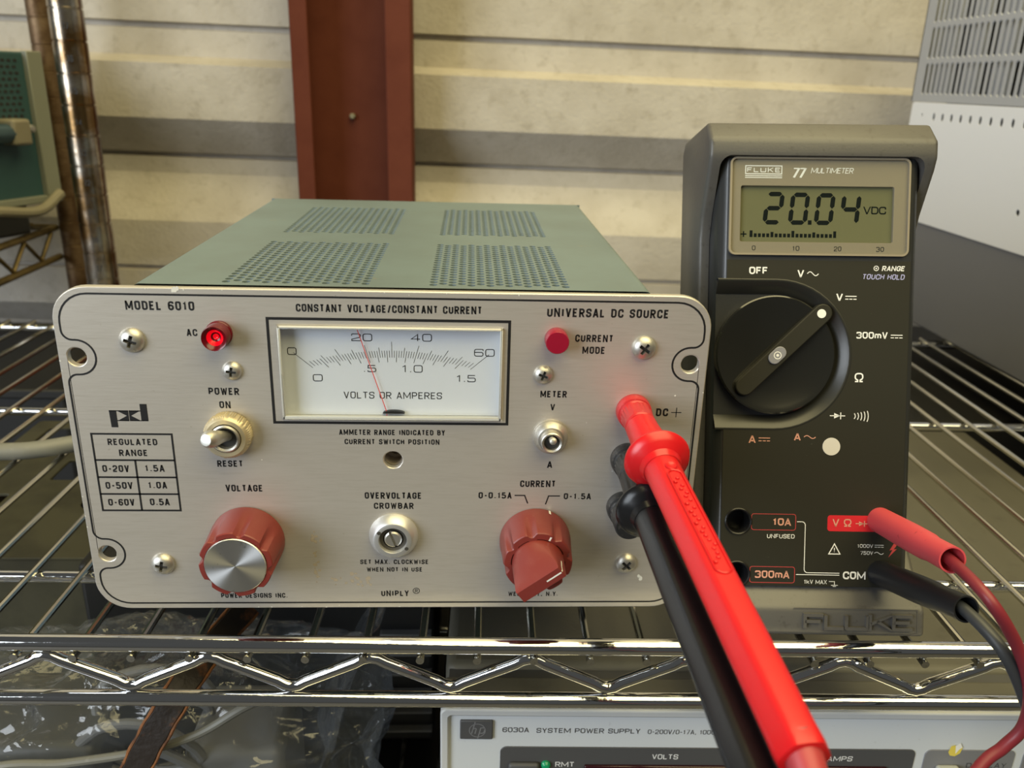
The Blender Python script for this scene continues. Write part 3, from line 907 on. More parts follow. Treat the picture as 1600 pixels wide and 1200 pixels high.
# power toggle
kn = lambda t, d, r: r - (.34 if (int(t / (2 * math.pi) * 128) % 2 and r > 8.2) else 0)
tg = ps.part('power_switch', MB().lathe((-61.2, 0, 79.2), [(8.0, 0), (8.9, .3), (8.9, 4.6), (8.1, 5.6), (7.4, 6.2), (5.9, 6.2), (5.6, 5.6), (5.6, 1.5), (0, 1.5)], 128, rf=kn), 'brass', label='knurled brass nut of the power toggle')
ps.part('bushing', MB().lathe((-61.2, 0, 79.2), [(5.5, 3.0), (5.5, 6.6), (4.9, 7.0), (4.2, 6.4), (3.9, 3), (0, 2.6)], 30), 'steel', parent=tg)
tip = Vector((-65.4, -16.5, 83.0)); root = Vector((-60.6, -3, 79.4)); ax = (tip - root)
ps.part('lever', MB().lathe(tuple(root), [(2.0, 0), (2.2, 4), (2.8, 8), (3.3, ax.length - 4), (3.15, ax.length - 1.8), (2.2, ax.length - .4), (0, ax.length)], 20, axis=tuple(ax)), 'steel', parent=tg, label='bat shaped metal toggle lever')
# meter toggle
mg = ps.part('meter_switch', MB().lathe((61.8, 0, 78.6), [(6.7, 0), (6.9, .5), (6.6, 2.2), (5.0, 3.8), (4.2, 3.9)], 32), 'steel', label='round nut of the meter toggle')
ps.part('bushing', MB().lathe((61.8, 0, 78.6), [(4.2, 2), (4.2, 6.6), (3.8, 7.0), (3.1, 6.6), (2.7, 2.2), (0, 2)], 30), 'steel', parent=mg)
tip = Vector((61.6, -13.5, 82.2)); root = Vector((61.8, -2, 78.6)); ax = tip - root
ps.part('lever', MB().lathe(tuple(root), [(1.1, 0), (1.2, ax.length * .5), (1.45, ax.length - 1.8), (1.2, ax.length - .6), (0, ax.length)], 16, axis=tuple(ax)), 'steel', parent=mg)

ps.part('throat_shade_disc', MB().lathe((61.8, 0, 78.6), [(2.75, 5.6), (0, 5.6)], 20), 'dark', parent=mg)  # dark discs here and below stand for shade inside the bushings
ps.part('throat_shade_disc', MB().lathe((-61.2, 0, 79.2), [(4.0, 4.6), (0, 4.6)], 24), 'dark', parent=tg)
# knobs
def fluted(n, L, depth, phase, width=.30):
    def rf(t, d, r):
        if d < .8 or r < 9.5: return r
        a = ((t - phase) / (2 * math.pi) * n) % 1.0; a = min(a, 1 - a)     # 0 at the flute centre
        k = max(0.0, 1 - (a / width) ** 2) if a < width else 0.0
        g = max(0.0, min(1.0, (d - L * .22) / (L * .6)))
        return r - depth * k * g
    return rf


KL = 19.5
body = MB().lathe((-57.9, 0, 32.7), [(13.8, 0), (14.6, .4), (14.65, 2.5), (14.5, 5), (14.35, 8), (14.2, 11), (14.05, 14), (13.95, 17), (13.9, KL - .5), (13.6, KL), (11.9, KL + .1), (11.8, KL - .6), (0, KL - .6)], 120, rf=fluted(8, KL, 1.6, .62, .19))
vk = ps.part('voltage_knob', body, 'knob', label='oxide red fluted knob with spun aluminium cap', smooth=18)
ps.part('knob_cap', MB().lathe((-57.9, 0, 32.7), [(11.7, KL - .6), (11.7, KL + .35), (11.4, KL + .65), (0, KL + .75)], 64), 'spun', parent=vk)
# current knob: fluted outer ring, bar shaped inner pointer
KO = 18.0
body = MB().lathe((57.4, 0, 32.6), [(13.6, 0), (14.4, .4), (14.45, 2.5), (14.25, 5), (14.0, 8), (13.8, 11), (13.65, 14), (13.5, KO - 1), (13.3, KO - .3), (12.9, KO), (10.6, KO), (10.4, KO - 1.5), (0, KO - 1.5)], 120, rf=fluted(8, KO, 1.6, 1.80, .19))
ck = ps.part('current_knob', body, 'knob', label='oxide red stacked knob with bar shaped pointer', smooth=18)
th0 = math.radians(37); n = 48; BL_, BW = 9.6, 2.7
sec = []
for d, f in ((KO - 1.5, 0.0), (KO + 1.0, 0.0), (KO + 2.6, .12), (KO + 6.5, .45), (KO + 11.5, .86), (KO + 14.2, .97), (KO + 15.0, 1.0)):
    ring = []
    for i in range(n):
        t = 2 * math.pi * i / n
        c = Vector((10.2 * math.cos(t), 10.2 * math.sin(t)))
        # rectangle point in the same direction family (superellipse-like bar)
        ct, st = math.cos(t), math.sin(t)
        k = 1 / max(abs(ct) / BL_, abs(st) / BW) if (abs(ct) + abs(st)) else 0
        rct = Vector((max(-BL_, min(BL_, ct * 14)), max(-BW, min(BW, st * 14))))
        q = c * (1 - f) + rct * f
        if d > KO + 14.5: q = Vector((q.x * .965, q.y * .88))
        ring.append((57.4 + q.x * math.cos(th0) - q.y * math.sin(th0), -d, 32.6 + q.x * math.sin(th0) + q.y * math.cos(th0)))
    sec.append(ring)
pk = MB()
for r in sec: pk.v += r
for j in range(len(sec) - 1):
    for i in range(n):
        a = j * n + i; b2 = j * n + (i + 1) % n; pk.f.append((a, b2, b2 + n, a + n))
pk.f.append(tuple((len(sec) - 1) * n + i for i in range(n)))
pt = ps.part('pointer_knob', pk, 'knob', parent=ck, smooth=28)
b = MB()
u = Vector((math.cos(th0), math.sin(th0))); w = Vector((-u.y, u.x))


def bar_mark(mb, p0, p1, hw, y0, y1):
    a = Vector((57.4, 32.6)) + u * p0; c = Vector((57.4, 32.6)) + u * p1
    mb.add([(a.x - w.x * hw, y0, a.y - w.y * hw), (a.x + w.x * hw, y0, a.y + w.y * hw), (c.x + w.x * hw, y1, c.y + w.y * hw), (c.x - w.x * hw, y1, c.y - w.y * hw)], [(0, 1, 2, 3)])


bar_mark(b, 2.6, 9.1, .32, -(KO + 15.06), -(KO + 15.06)); bar_mark(b, 9.1, 9.72, .32, -(KO + 15.06), -(KO + 14.2)); bar_mark(b, 9.72, 9.72, .32, -(KO + 14.2), -(KO + 11.2)); bar_mark(b, 9.74, 10.0, .32, -(KO + 11.2), -(KO + 8.0))
ps.part('pointer_mark', b, 'white', parent=ck, smooth=0)
b = MB(); q0 = math.radians(68)
for d0, d1, r0, r1 in ((.5, 3.2, 14.55, 14.52),):
    for s in (-1, 1): pass
    aa = [q0 - .03, q0 + .03]
    b.add([(57.4 + r0 * math.cos(aa[0]), -d0, 32.6 + r0 * math.sin(aa[0])), (57.4 + r0 * math.cos(aa[1]), -d0, 32.6 + r0 * math.sin(aa[1])), (57.4 + r1 * math.cos(aa[1]), -d1, 32.6 + r1 * math.sin(aa[1])), (57.4 + r1 * math.cos(aa[0]), -d1, 32.6 + r1 * math.sin(aa[0]))], [(0, 1, 2, 3)])
    b.add([(57.4 + 10.7 * math.cos(aa[0]), -KO - .06, 32.6 + 10.7 * math.sin(aa[0])), (57.4 + 10.7 * math.cos(aa[1] + .006), -KO - .06, 32.6 + 10.7 * math.sin(aa[1] + .006)), (57.4 + 12.4 * math.cos(aa[1]), -KO - .06, 32.6 + 12.4 * math.sin(aa[1])), (57.4 + 12.4 * math.cos(aa[0]), -KO - .06, 32.6 + 12.4 * math.sin(aa[0]))], [(0, 1, 2, 3)])
ps.part('skirt_mark', b, 'white', parent=ck, smooth=0)

# overvoltage adjuster
oa = ps.part('overvoltage_adjuster', MB().lathe((.2, 0, 34.6), [(9.6, 0), (9.9, .4), (9.7, 1.4), (7.7, 4.6), (7.3, 4.8), (5.7, 4.8), (5.5, 4.4), (5.4, 1.8), (4.3, 1.6)], 48), 'satin', label='round aluminium adjuster bezel')
ps.part('adjuster_sleeve', MB().lathe((.2, 0, 34.6), [(5.4, 1.0), (5.35, 3.0), (4.1, 3.0), (4.0, 1.2), (0, 1.2)], 36), 'recess', parent=oa)
scr = boolean(MB().lathe((.2, 0, 34.6), [(0, 3.9), (2.9, 3.9), (3.5, 3.4), (3.5, 1), (0, 1)], 30), [MB().add([(.2 + a, y, 34.6 + c) for y in (-5, -2.6) for a, c in ((-1.75, 3.2), (-.85, 3.6), (1.75, -3.2), (.85, -3.6))], [(0, 1, 2, 3), (7, 6, 5, 4), (0, 4, 5, 1), (1, 5, 6, 2), (2, 6, 7, 3), (3, 7, 4, 0)])])
ps.part('slotted_screw', scr, 'steel', parent=oa)
for s in (1, -1):
    ps.part('spanner_hole', MB().lathe((.2 - s * 5.4, 0, 34.6 + s * 3.5), [(0, 4.86), (.8, 4.86)], 14), 'recess', parent=oa)

# binding posts
def post_parts(x, z, m_, label):
    fl = lambda t, d, r: r * (1 - (.05 if (int(t / (2 * math.pi) * 48) % 2 and 6.5 < d < 14) else 0))
    o = ps.part('binding_post', MB().lathe((x, 0, z), [(6.4, 0), (6.8, .6), (6.8, 3.2), (6.4, 4.4), (5.2, 4.9), (4.6, 5.1)], 32), m_, label=label)
    ps.part('post_cap', MB().lathe((x, 0, z), [(4.6, 5.0), (4.6, 5.7), (6.2, 5.8), (6.4, 6.4), (6.1, 7.0), (5.9, 13.5), (5.8, 16.5), (5.3, 17.2), (2.6, 17.2), (2.4, 14), (0, 14)], 48, rf=fl), m_, parent=o)


post_parts(93.4, 89.9, 'redpost', 'red binding post')
post_parts(92.6, 69.4, 'blackpost', 'upper black binding post')
post_parts(92.4, 48.2, 'blackpost', 'lower black binding post')

# ------------------------------------------------------------------ the multimeter in its holster
RM = Matrix(((0.9977901143394032, 0.06643415831202218, 0.001179125071380148), (-0.06365291853490174, 0.9506270552813367, 0.30373756390858825), (0.019057641211596598, -0.30314139337363305, 0.952755006250265)))
TM = (175.122, -0.144, 10.137)
dm = Thing('multimeter', 'charcoal handheld multimeter reading 20.04 in a grey holster, leaning back on the shelf', 'multimeter', TM, rot=RM, local=True)


def ml(u, n, w):                                 # meter-local point -> working frame
    v = RM @ Vector((u, n, w)); return Vector((v.x + TM[0], v.y + TM[1], v.z + TM[2]))


# holster: side profile extruded, then hollowed
hp_ = [(-5, -19.5), (-5, -8.0), (2.0, -.5), (6, 6), (15.5, 20), (15.5, 148), (11, 158), (-1, 175), (-3.6, 180), (-3.6, 187), (4, 195.5), (52, 199), (58, 194), (58, 10), (40, -11.6), (14, -19.8), (8, -20.2)]
outer = MB().prism(hp_, lambda a, c: (-47.0, a, c), lambda a, c: (47.0, a, c))
hol = boolean(outer, [MB().plate(rrect(-42.3, 42.3, .2, 180.3, 5, 6), [], -30, 52)], bevel=(1.8, 3))
ho = dm.part('holster', hol, 'holster', smooth=40, label='grey rubber holster with embossed foot')
fe = MB()
letters(fe, 'FLUKE', -4.2, 41.8, -16.6, 6.8, 1.35, -5.0, gap=.12, rad=.12)
fm = MB(); nf = len(fe.v)
fm.v = [(x, -6.5, z) for x, y, z in fe.v] + [(x, -4.5, z) for x, y, z in fe.v]
for q in fe.f:
    fm.f.append(q); fm.f += [(q[i], q[(i + 1) % 4], q[(i + 1) % 4] + nf, q[i] + nf) for i in range(4)]
dm.part('embossed_name', fm, 'holster', parent=ho, smooth=0)
dm.part('embossed_frame', (lambda b: (stroke(b, [(-8, -7.6 - .4), (43.6, -8.0), (43.9, -18), (41, -18.6)], .5, -5.15), b)[1])(MB()), 'holster', parent=ho, smooth=0)
# tilt stand behind, resting on the deck
ts = MB(); ts.tube([(-22, 58, 110), (-22, 88, 52), (-22, 95.5, 11)], 2.5, 8); ts.tube([(22, 58, 110), (22, 88, 52), (22, 95.5, 11)], 2.5, 8); ts.tube([(-22, 95.5, 9.2), (22, 95.5, 9.2)], 2.5, 8)
dm.part('tilt_stand', ts, 'holster')

bd = MB().prism([(-42.1, 46), (-42.1, 6.5), (-41.0, 2.4), (-38.9, .5), (-38.2, 0), (38.3, 0), (39.0, .3), (40.8, 1.6), (41.3, 4.5), (41.3, 46)], lambda a, n: (a, n, .4), lambda a, n: (a, n, 180.0))
jacks = [(-30.8, 27.4), (-31.0, 4.9)]
bdm = boolean(bd, [MB().lathe((x, 0, z), [(0, -14), (4.7, -14), (4.7, 4), (0, 4)], 24) for x, z in jacks] + [MB().box(-35, 33, -2, 4, 143, 171), MB().prism([(-50, 129.8)] + [(-17 + 32.0 * math.sin(t), 98 + 31.8 * math.cos(t)) for t in [k * math.pi / 26 for k in range(27)]] + [(-50, 66.2)], lambda x, z: (x, -3, z), lambda x, z: (x, 4.0, z))])
body = dm.part('body', bdm, 'meterbody', smooth=50)
warc = [(-17 + 32.0 * math.sin(t), 98 + 31.8 * math.cos(t)) for t in [k * math.pi / 26 for k in range(27)]]
lp = MB().plate([(-38.0, .1), (38.2, .1), (38.2, 137.6), (-38.0, 137.6), (-38.0, 129.8)] + warc + [(-38.0, 66.2)], [circle(x, z, 5.25, 24) for x, z in jacks], -.35, .2)
lb = dm.part('face_label', lp, 'label', smooth=40)
for x, z in jacks:
    dm.part('input_jack', MB().lathe((x, 0, z), [(5.7, .0), (5.75, .75), (5.4, 1.0), (4.9, .8), (4.6, .2), (4.5, -11), (0, -11)], 28), 'blackplastic', parent=body)
LY = -.41


def mt_text(s, x0, x1, zb, h, m_='mwhite', w=.17, gap=.5, shear=0.0, parent=None, y=LY, name='lettering', rad=.5):
    b = MB(); letters(b, s, x0, x1, zb, h, w * h, y, gap=gap, shear=shear, rad=rad)
    dm.part(name, b, m_, parent=parent or lb, smooth=0)


# display module
dsp = MB().plate(rrect(-37.2, 36.2, 140.2, 179.5, 2.2, 5), [rrect(-33.0, 30.5, 145.2, 168.4, .8, 3)], -.3, 1.8)
db = dm.part('display', dsp, 'bezel', bevel=(.3, 1), label='taupe display frame')
dm.part('screen', MB().box(-33.4, 30.9, 1.2, 2.0, 144.9, 168.8), 'lcd', parent=db, smooth=0, label='olive liquid crystal screen')
cov = MB().prism(rrect(-37.6, 36.6, 139.9, 179.8, 2.4, 6), lambda x, z: (x, -.6, z), lambda x, z: (x, -1.3, z))
rimv = MB(); stroke(rimv, rrect(-37.4, 36.4, 140.0, 179.7, 2.4, 6), .8, -1.5, closed=True)
rm2 = MB(); k = len(rimv.v); rm2.v = [(x, -1.5, z) for x, y, z in rimv.v] + [(x, -.2, z) for x, y, z in rimv.v]
for q in rimv.f:
    rm2.f.append(q); rm2.f += [(q[i], q[(i + 1) % 4], q[(i + 1) % 4] + k, q[i] + k) for i in range(4)]
dm.part('window', cov, 'glass', parent=db, smooth=0)
dm.part('window_rim', rm2, 'bezel', parent=db, smooth=0)
DY = -.36
b = MB(); stroke(b, [(-31.3, 173.3), (-16.3, 173.3), (-16.3, 176.6), (-31.3, 176.6)], .42, DY, closed=True)
for z in (172.5, 171.75): stroke(b, [(-31.5, z), (-16.1, z)], .36, DY)
dm.part('logo_box', b, 'mwhite', parent=db, smooth=0)
mt_text('FLUKE', -30.7, -16.9, 173.95, 1.95, w=.19, gap=.5, parent=db, y=DY, rad=.2)
mt_text('77', -12.5, -6.6, 171.8, 4.1, w=.24, gap=.22, shear=.18, parent=db, y=DY)
mt_text('MULTIMETER', -4.3, 13.2, 173.75, 2.3, w=.13, gap=.28, shear=.2, parent=db, y=DY)
for s, x0, x1 in (('0', -27.9, -26.4), ('10', -11.1, -8.15), ('20', 6.25, 9.3), ('30', 23.75, 27.0)):
    mt_text(s, x0, x1, 141.55, 2.0, 'ink', w=.15, gap=.5, parent=db, y=DY, name='bar_graph_number')
# seven-segment digits
SEG = {'a': ((0, 1), (1, 1)), 'b': ((1, 1), (1, .5)), 'c': ((1, .5), (1, 0)), 'd': ((0, 0), (1, 0)), 'e': ((0, .5), (0, 0)), 'f': ((0, 1), (0, .5)), 'g': ((0, .5), (1, .5))}
NUM = {'2': 'abged', '0': 'abcdef', '4': 'fgbc'}


def digit(c, x0, x1, z0, z1):
    b = MB(); t = 1.85; sh = .10
    W = x1 - x0 - sh * (z1 - z0) - t; H = z1 - z0 - t; bx = x0 + t / 2; bz = z0 + t / 2
    for s in NUM[c]:
        (ax_, az), (cx, cz) = SEG[s]
        A = Vector((bx + ax_ * W, bz + az * H)); C_ = Vector((bx + cx * W, bz + cz * H)); d = (C_ - A).normalized(); nn = Vector((-d.y, d.x)); g = .16
        A += d * g; C_ -= d * g
        h = t / 2
        pts = [A, A + d * h + nn * h, C_ - d * h + nn * h, C_, C_ - d * h - nn * h, A + d * h - nn * h]
        b.add([(p.x + sh * (p.y - z0), 1.14, p.y) for p in pts], [tuple(range(6))])
    dm.part('lcd_digit', b, 'seg', parent=db, smooth=0)


digit('2', -23.5, -14.2, 152.6, 166.2); digit('0', -12.9, -3.6, 152.6, 166.0); digit('0', -2.1, 7.0, 152.6, 165.9); digit('4', 8.4, 17.8, 152.5, 165.9)
b = MB().box(-4.4, -2.9, 1.13, 1.14, 152.7, 154.5); dm.part('decimal_point', b, 'seg', parent=db, smooth=0)
mt_text('VDC', 18.5, 28.0, 157.3, 3.2, 'seg', w=.17, gap=.3, parent=db, y=1.14, name='lcd_units')
b = MB(); stroke(b, [(-32.4, 148.5), (-29.9, 148.5)], .5, 1.14); stroke(b, [(-31.15, 147.3), (-31.15, 149.7)], .5, 1.14)
for k in range(21):
    x = -28.6 + k * 1.745; h = 2.75 if k in (0, 10, 20) else (2.2 if k % 5 == 0 else 1.55)
    b.add([(x, 1.14, 147.3), (x + 1.2, 1.14, 147.3), (x + 1.2, 1.14, 147.3 + h), (x, 1.14, 147.3 + h)], [(0, 1, 2, 3)])
dm.part('bar_graph', b, 'seg', parent=db, smooth=0, kind='stuff')
# face lettering
mt_text('OFF', -28.8, -21.0, 131.65, 3.05, w=.2, gap=.5)
mt_text('V', -8.7, -5.9, 130.55, 3.05, w=.2)
mt_text('RANGE', 26.3, 35.7, 133.6, 2.1, w=.19, gap=.5, shear=.18)
mt_text('TOUCH HOLD', 18.2, 35.7, 130.0, 2.25, 'lav', w=.17, gap=.5, shear=.18)
mt_text('V', 7.7, 10.5, 120.9, 3.05, w=.2)
mt_text('300mV', 16.6, 29.6, 105.3, 2.8, w=.19, gap=.5)
mt_text('A', -27.2, -24.35, 60.8, 3.1, 'salmon', w=.2)
mt_text('A', -8.3, -5.4, 62.1, 3.0, 'salmon', w=.2)
mt_text('10A', -16.3, -8.55, 25.85, 3.1, 'salmon', w=.2, gap=.5)
mt_text('300mA', -23.2, -8.65, 3.3, 3.2, 'salmon', w=.19, gap=.5)
mt_text('UNFUSED', -18.5, -6.9, 20.4, 1.78, w=.14, gap=.45)
mt_text('COM', 13.9, 23.5, 3.4, 3.3, w=.2, gap=.5)
mt_text('1kV MAX', -2.45, 7.2, 1.15, 1.75, w=.13, gap=.45)
mt_text('1000V', 19.65, 26.2, 16.95, 1.5, w=.13, gap=.45)
mt_text('750V', 21.0, 26.3, 14.0, 1.5, w=.13, gap=.45)
def sym(m_, fn, name='symbol'):
    b = MB(); fn(b); dm.part(name, b, m_, parent=lb, smooth=0)


sym('mwhite', lambda b: tilde(b, -4.6, .1, 132.1, .8, .34, LY))
sym('mwhite', lambda b: stroke(b, circle(24.0, 134.65, .95, 18), .3, LY, closed=True))
sym('mwhite', lambda b: b.add([(x, LY, z) for x, z in circle(24.0, 134.65, .35, 10)], [tuple(range(10))]))
sym('mwhite', lambda b: dcsym(b, 11.5, 16.2, 122.9, 121.7, .36, LY))
sym('mwhite', lambda b: dcsym(b, 30.9, 35.8, 106.9, 105.8, .34, LY))
sym('mwhite', lambda b: letters(b, 'Ω', 16.3, 20.1, 87.0, 3.9, .58, LY, rad=.55))
sym('mwhite', lambda b: diode(b, 6.5, 12.9, 72.75, 1.15, .36, LY))
for k in range(5):
    x = 16.7 + k * 1.35; h = 1.15 + .28 * k
    sym('mwhite', lambda b: stroke(b, [(x, 72.7 + h), (x + .35, 72.7 + h * .5), (x + .45, 72.7), (x + .35, 72.7 - h * .5), (x, 72.7 - h)], .34, LY), 'sound_wave')
sym('mwhite', lambda b: stroke(b, round2([(-6.0, 27.6), (-2.5, 27.6, 1.5), (-2.5, 5.9, 1.5), (12.4, 5.9)]), .3, LY), 'connecting_line')
sym('mwhite', lambda b: stroke(b, [(-5.9, 5.05), (12.4, 5.05)], .3, LY), 'connecting_line')
sym('mwhite', lambda b: (stroke(b, [(8.1, 2.3), (10.45, 2.3), (10.45, .75)], .24, LY), stroke(b, [(9.0, .7), (11.9, .7)], .24, LY), stroke(b, [(9.75, .2), (11.2, .2)], .2, LY)), 'ground_symbol')
sym('mwhite', lambda b: (stroke(b, [(7.7, 14.1), (12.4, 14.1), (10.0, 18.4)], .42, LY, closed=True), letters(b, '!', 9.6, 10.4, 14.8, 2.1, .34, LY)), 'warning_triangle')
sym('mwhite', lambda b: dcsym(b, 26.9, 30.7, 18.15, 17.3, .2, LY)); sym('mwhite', lambda b: tilde(b, 26.9, 30.7, 14.7, .45, .22, LY))
sym('salmon', lambda b: dcsym(b, -23.1, -18.3, 62.9, 61.7, .34, LY)); sym('salmon', lambda b: tilde(b, -4.1, .8, 63.6, .6, .34, LY))
sym('redline', lambda b: stroke(b, rrect(-25.2, -6.6, 23.9, 30.7, 1.0, 4), .26, LY, closed=True), 'jack_outline'); sym('redline', lambda b: stroke(b, rrect(-25.4, -6.5, 1.4, 8.2, 1.0, 4), .26, LY, closed=True), 'jack_outline')
sym('redline', lambda b: b.add([(x, LY, z) for x, z in [(34.9, 18.9), (33.2, 16.0), (34.4, 16.2), (32.8, 13.0), (36.2, 16.6), (35.0, 16.5), (36.6, 18.9)]], [tuple(range(7))]), 'lightning_symbol')
b = MB(); b.add([(x, LY + .02, z) for x, z in rrect(6.8, 27.5, 23.8, 30.6, 1.2, 4)], [tuple(range(20))])
dm.part('red_block', b, 'redblock', parent=lb, smooth=0, label='red block behind the volt and ohm symbols')
sym('salmon', lambda b: letters(b, 'V', 8.9, 11.65, 25.8, 3.2, .6, LY - .03), 'lettering'); sym('salmon', lambda b: letters(b, 'Ω', 13.6, 16.9, 25.8, 3.3, .5, LY - .03, rad=.55)); sym('salmon', lambda b: diode(b, 18.6, 23.8, 27.2, 1.0, .36, LY - .03))
dm.part('sensor_disc', MB().lathe((7.5, 0, 59.7), [(0, .5), (3.7, .5), (3.75, .36)], 30), 'disc', parent=lb, label='pale grey round spot')
# selector
o_ = [(-41.6, 129.8)] + warc + [(-41.6, 66.2)]
i_ = [(-41.6, 123.6)] + [(-17 + 25.9 * math.sin(t), 98 + 25.7 * math.cos(t)) for t in [k * math.pi / 26 for k in range(27)]] + [(-41.6, 72.3)]
gd = MB(); n_ = len(o_)
for t_, y_ in ((0, -.36), (.10, -.55), (.2, -.3), (.55, 1.2), (1, 3.6)):
    gd.v += [(a_[0] * (1 - t_) + c_[0] * t_, y_, a_[1] * (1 - t_) + c_[1] * t_) for a_, c_ in zip(o_, i_)]
for j in range(4):
    for i in range(n_ - 1): gd.f.append((j * n_ + i, j * n_ + i + 1, (j + 1) * n_ + i + 1, (j + 1) * n_ + i))
dm.part('selector_well', gd, 'well', smooth=60)
sw = dm.part('selector_dial', MB().lathe((-17, 0, 98), [(24.9, -3.6), (24.9, .4), (24.3, .9), (22, .5), (17, -.7), (10, -1.4), (0, -1.6)], 96), 'dial', label='glossy black rotary selector')
ang = math.atan2(115.5 - 84.9, 1.6 + 29.7); cu = Vector((math.cos(ang), math.sin(ang))); cw = Vector((-cu.y, cu.x))
c0 = Vector((-29.9, 84.7)); c1 = Vector((1.8, 115.6)); hw = 3.9
cap = [c0 + cu * (-hw * math.sin(t)) + cw * (hw * math.cos(t)) for t in [k * math.pi / 10 for k in range(11)]] + [c1 + cu * (hw * math.sin(t)) - cw * (hw * math.cos(t)) for t in [k * math.pi / 10 for k in range(11)]]
dm.part('pointer_bar', MB().prism([tuple(p) for p in cap], lambda x, z: (x, 1.6, z), lambda x, z: (x, -2.6, z)), 'label', parent=sw, bevel=(.5, 2))
dm.part('pointer_dot', MB().lathe((1.1, 0, 115.4), [(0, 2.7), (1.85, 2.7), (1.9, 2.5)], 20), 'white', parent=sw, label='white dot at the pointer tip')
bb = Vector((-16.9, 97.8))
ov = [bb + cu * (1.6 * s + 2.6 * math.cos(t)) + cw * (2.6 * math.sin(t)) for s, t in [(1, k * math.pi / 10 - math.pi / 2) for k in range(11)] + [(-1, k * math.pi / 10 + math.pi / 2) for k in range(11)]]
hb_ = dm.part('hold_button', MB().prism([tuple(p) for p in ov], lambda x, z: (x, -2.4, z), lambda x, z: (x, -3.3, z)), 'button', parent=sw, bevel=(.3, 2), label='grey hold button')
b = MB(); stroke(b, circle(-16.9, 97.8, 1.45, 20), .36, -3.36, closed=True); b.add([(x, -3.36, z) for x, z in circle(-16.9, 97.8, .6, 10)], [tuple(range(10))])
dm.part('button_symbol', b, 'mwhite', parent=sw, smooth=0)

# ------------------------------------------------------------------ test leads
def probe(T, start, d, length, m_, cable_m, parent_name='probe_handle'):
    A = Vector(start); D = Vector(d).normalized()
    T.part('probe_tip_sleeve', MB().lathe(tuple(A), [(2.2, -3), (5.7, -.2), (5.9, 0), (6.0, 4), (6.7, 13), (7.2, 20.5)], 28, axis=tuple(D), ref=(0, 0, 1)), m_)
    T.part('finger_guard', MB().lathe(tuple(A), [(6.6, 19.3), (10.2, 18.6), (11.3, 19.2), (11.7, 20.4), (11.2, 21.8), (9.6, 23.2), (7.4, 24.6), (6.5, 27.0)], 40, axis=tuple(D), ref=(0, 0, 1)), m_)

    def hexr(t, dd, r):
        k = (t + math.pi / 6) % (math.pi / 3) - math.pi / 6
        hx = r * .955 / math.cos(k) * .985
        g = max(0.0, min(1.0, (dd - 28) / 10)); return r * (1 - .75 * g) + min(hx, r * 1.04) * .75 * g
    o = T.part('probe_handle', MB().lathe(tuple(A), [(6.4, 24), (6.3, 30), (6.35, 40), (6.4, length * .5), (6.4, length - 6), (6.5, length - 2), (6.2, length), (4.6, length + .2), (4.4, length - 4), (0, length - 4)], 48, axis=tuple(D), ref=(0, 0, 1), rf=hexr), m_, smooth=30)
    return A, D


red = Thing('test_lead', 'bright red test lead with its probe plugged into the upper red post', 'test lead', (160, -130, -13))
A, D = probe(red, (93.4, -17.6, 89.9), (.094, -1, -.172), 139, 'redplastic', 'redwire')
E = A + D * 139
pl_ = MB()                                       # raised grip pad on the handle
side = Vector((1, 0, 0)); side = (side - D * side.dot(D)).normalized(); upv = side.cross(D)
upv = upv if upv.z > 0 else -upv
gv = (upv * 1.0 + side * .06).normalized(); gs = D.cross(gv).normalized()
ring = [(math.cos(t) * 2.5, math.sin(t)) for t in [k * math.pi / 12 for k in range(24)]]
pad_pts = []
for cx_, sy_ in ring:
    along = 60 + (22 if sy_ > 0 else -22) + sy_ * 2.5
    pad_pts.append((along, cx_))
red.part('grip_pad', MB().tube([A + D * a + gv * 6.25 + gs * c for a, c in pad_pts], .35, 6, closed=True), 'redplastic')
gr = MB()
for k in range(22):
    a = 40 + k * 1.9; gr.lathe(tuple(A + D * a + gv * 6.0 + gs * random.uniform(-1.4, 1.4)), [(0, .75), (.55, .55), (.8, 0)], 8, axis=tuple(gv), ref=tuple(D))
red.part('grip_bumps', gr, 'redplastic', kind='stuff')
red.part('thumb_dimple', MB().lathe(tuple(A + D * 33 + gv * 6.1), [(0, .1), (1.0, .25), (1.7, .55), (2.1, .1)], 16, axis=tuple(gv), ref=tuple(D)), 'redplastic')
red.part('strain_relief', MB().lathe(tuple(E), [(4.5, -6), (4.5, 0), (4.0, 6), (3.4, 16), (2.3, 26)], 24, axis=tuple(D + Vector((0.02, .15, -.35))), ref=(0, 0, 1)), 'relief')
r0 = ml(28.8, 1, 28.9); r1 = ml(30.2, -58, 26.3); rd = (r1 - r0).normalized(); rl_ = (r1 - r0).length


def boot(T, a, d, L, m_):
    T.part('plug_boot', MB().lathe(tuple(a), [(4.6, 0), (5.4, .6), (5.6, L * .5), (5.4, L * .70), (4.9, L * .76), (4.9, L - 1), (4.9, L), (4.3, L), (4.2, L - 12), (0, L - 12)], 30, axis=tuple(d), ref=(0, 0, 1)), m_)


boot(red, r0, rd, rl_, 'pinkboot')
strain = E + (D + Vector((0.02, .15, -.35))).normalized() * 20
rpath = [r1 - rd * 14, r1 - rd * 2 + Vector((.6, 0, -.8)), Vector((203.6, -69, 50.5)), Vector((216, -72, 33)), Vector((222.6, -74, 17)), Vector((224, -74, 2)), Vector((219, -74, -7)), Vector((209, -77, -15)), Vector((185, -92, -40)), Vector((150, -125, -62)), Vector((122, -160, -40)), strain + Vector((1, -6, -14)), strain]
red.part('cable', MB().tube(spline(rpath, 9), 2.15, 12), 'redwire', label='dull red cable')

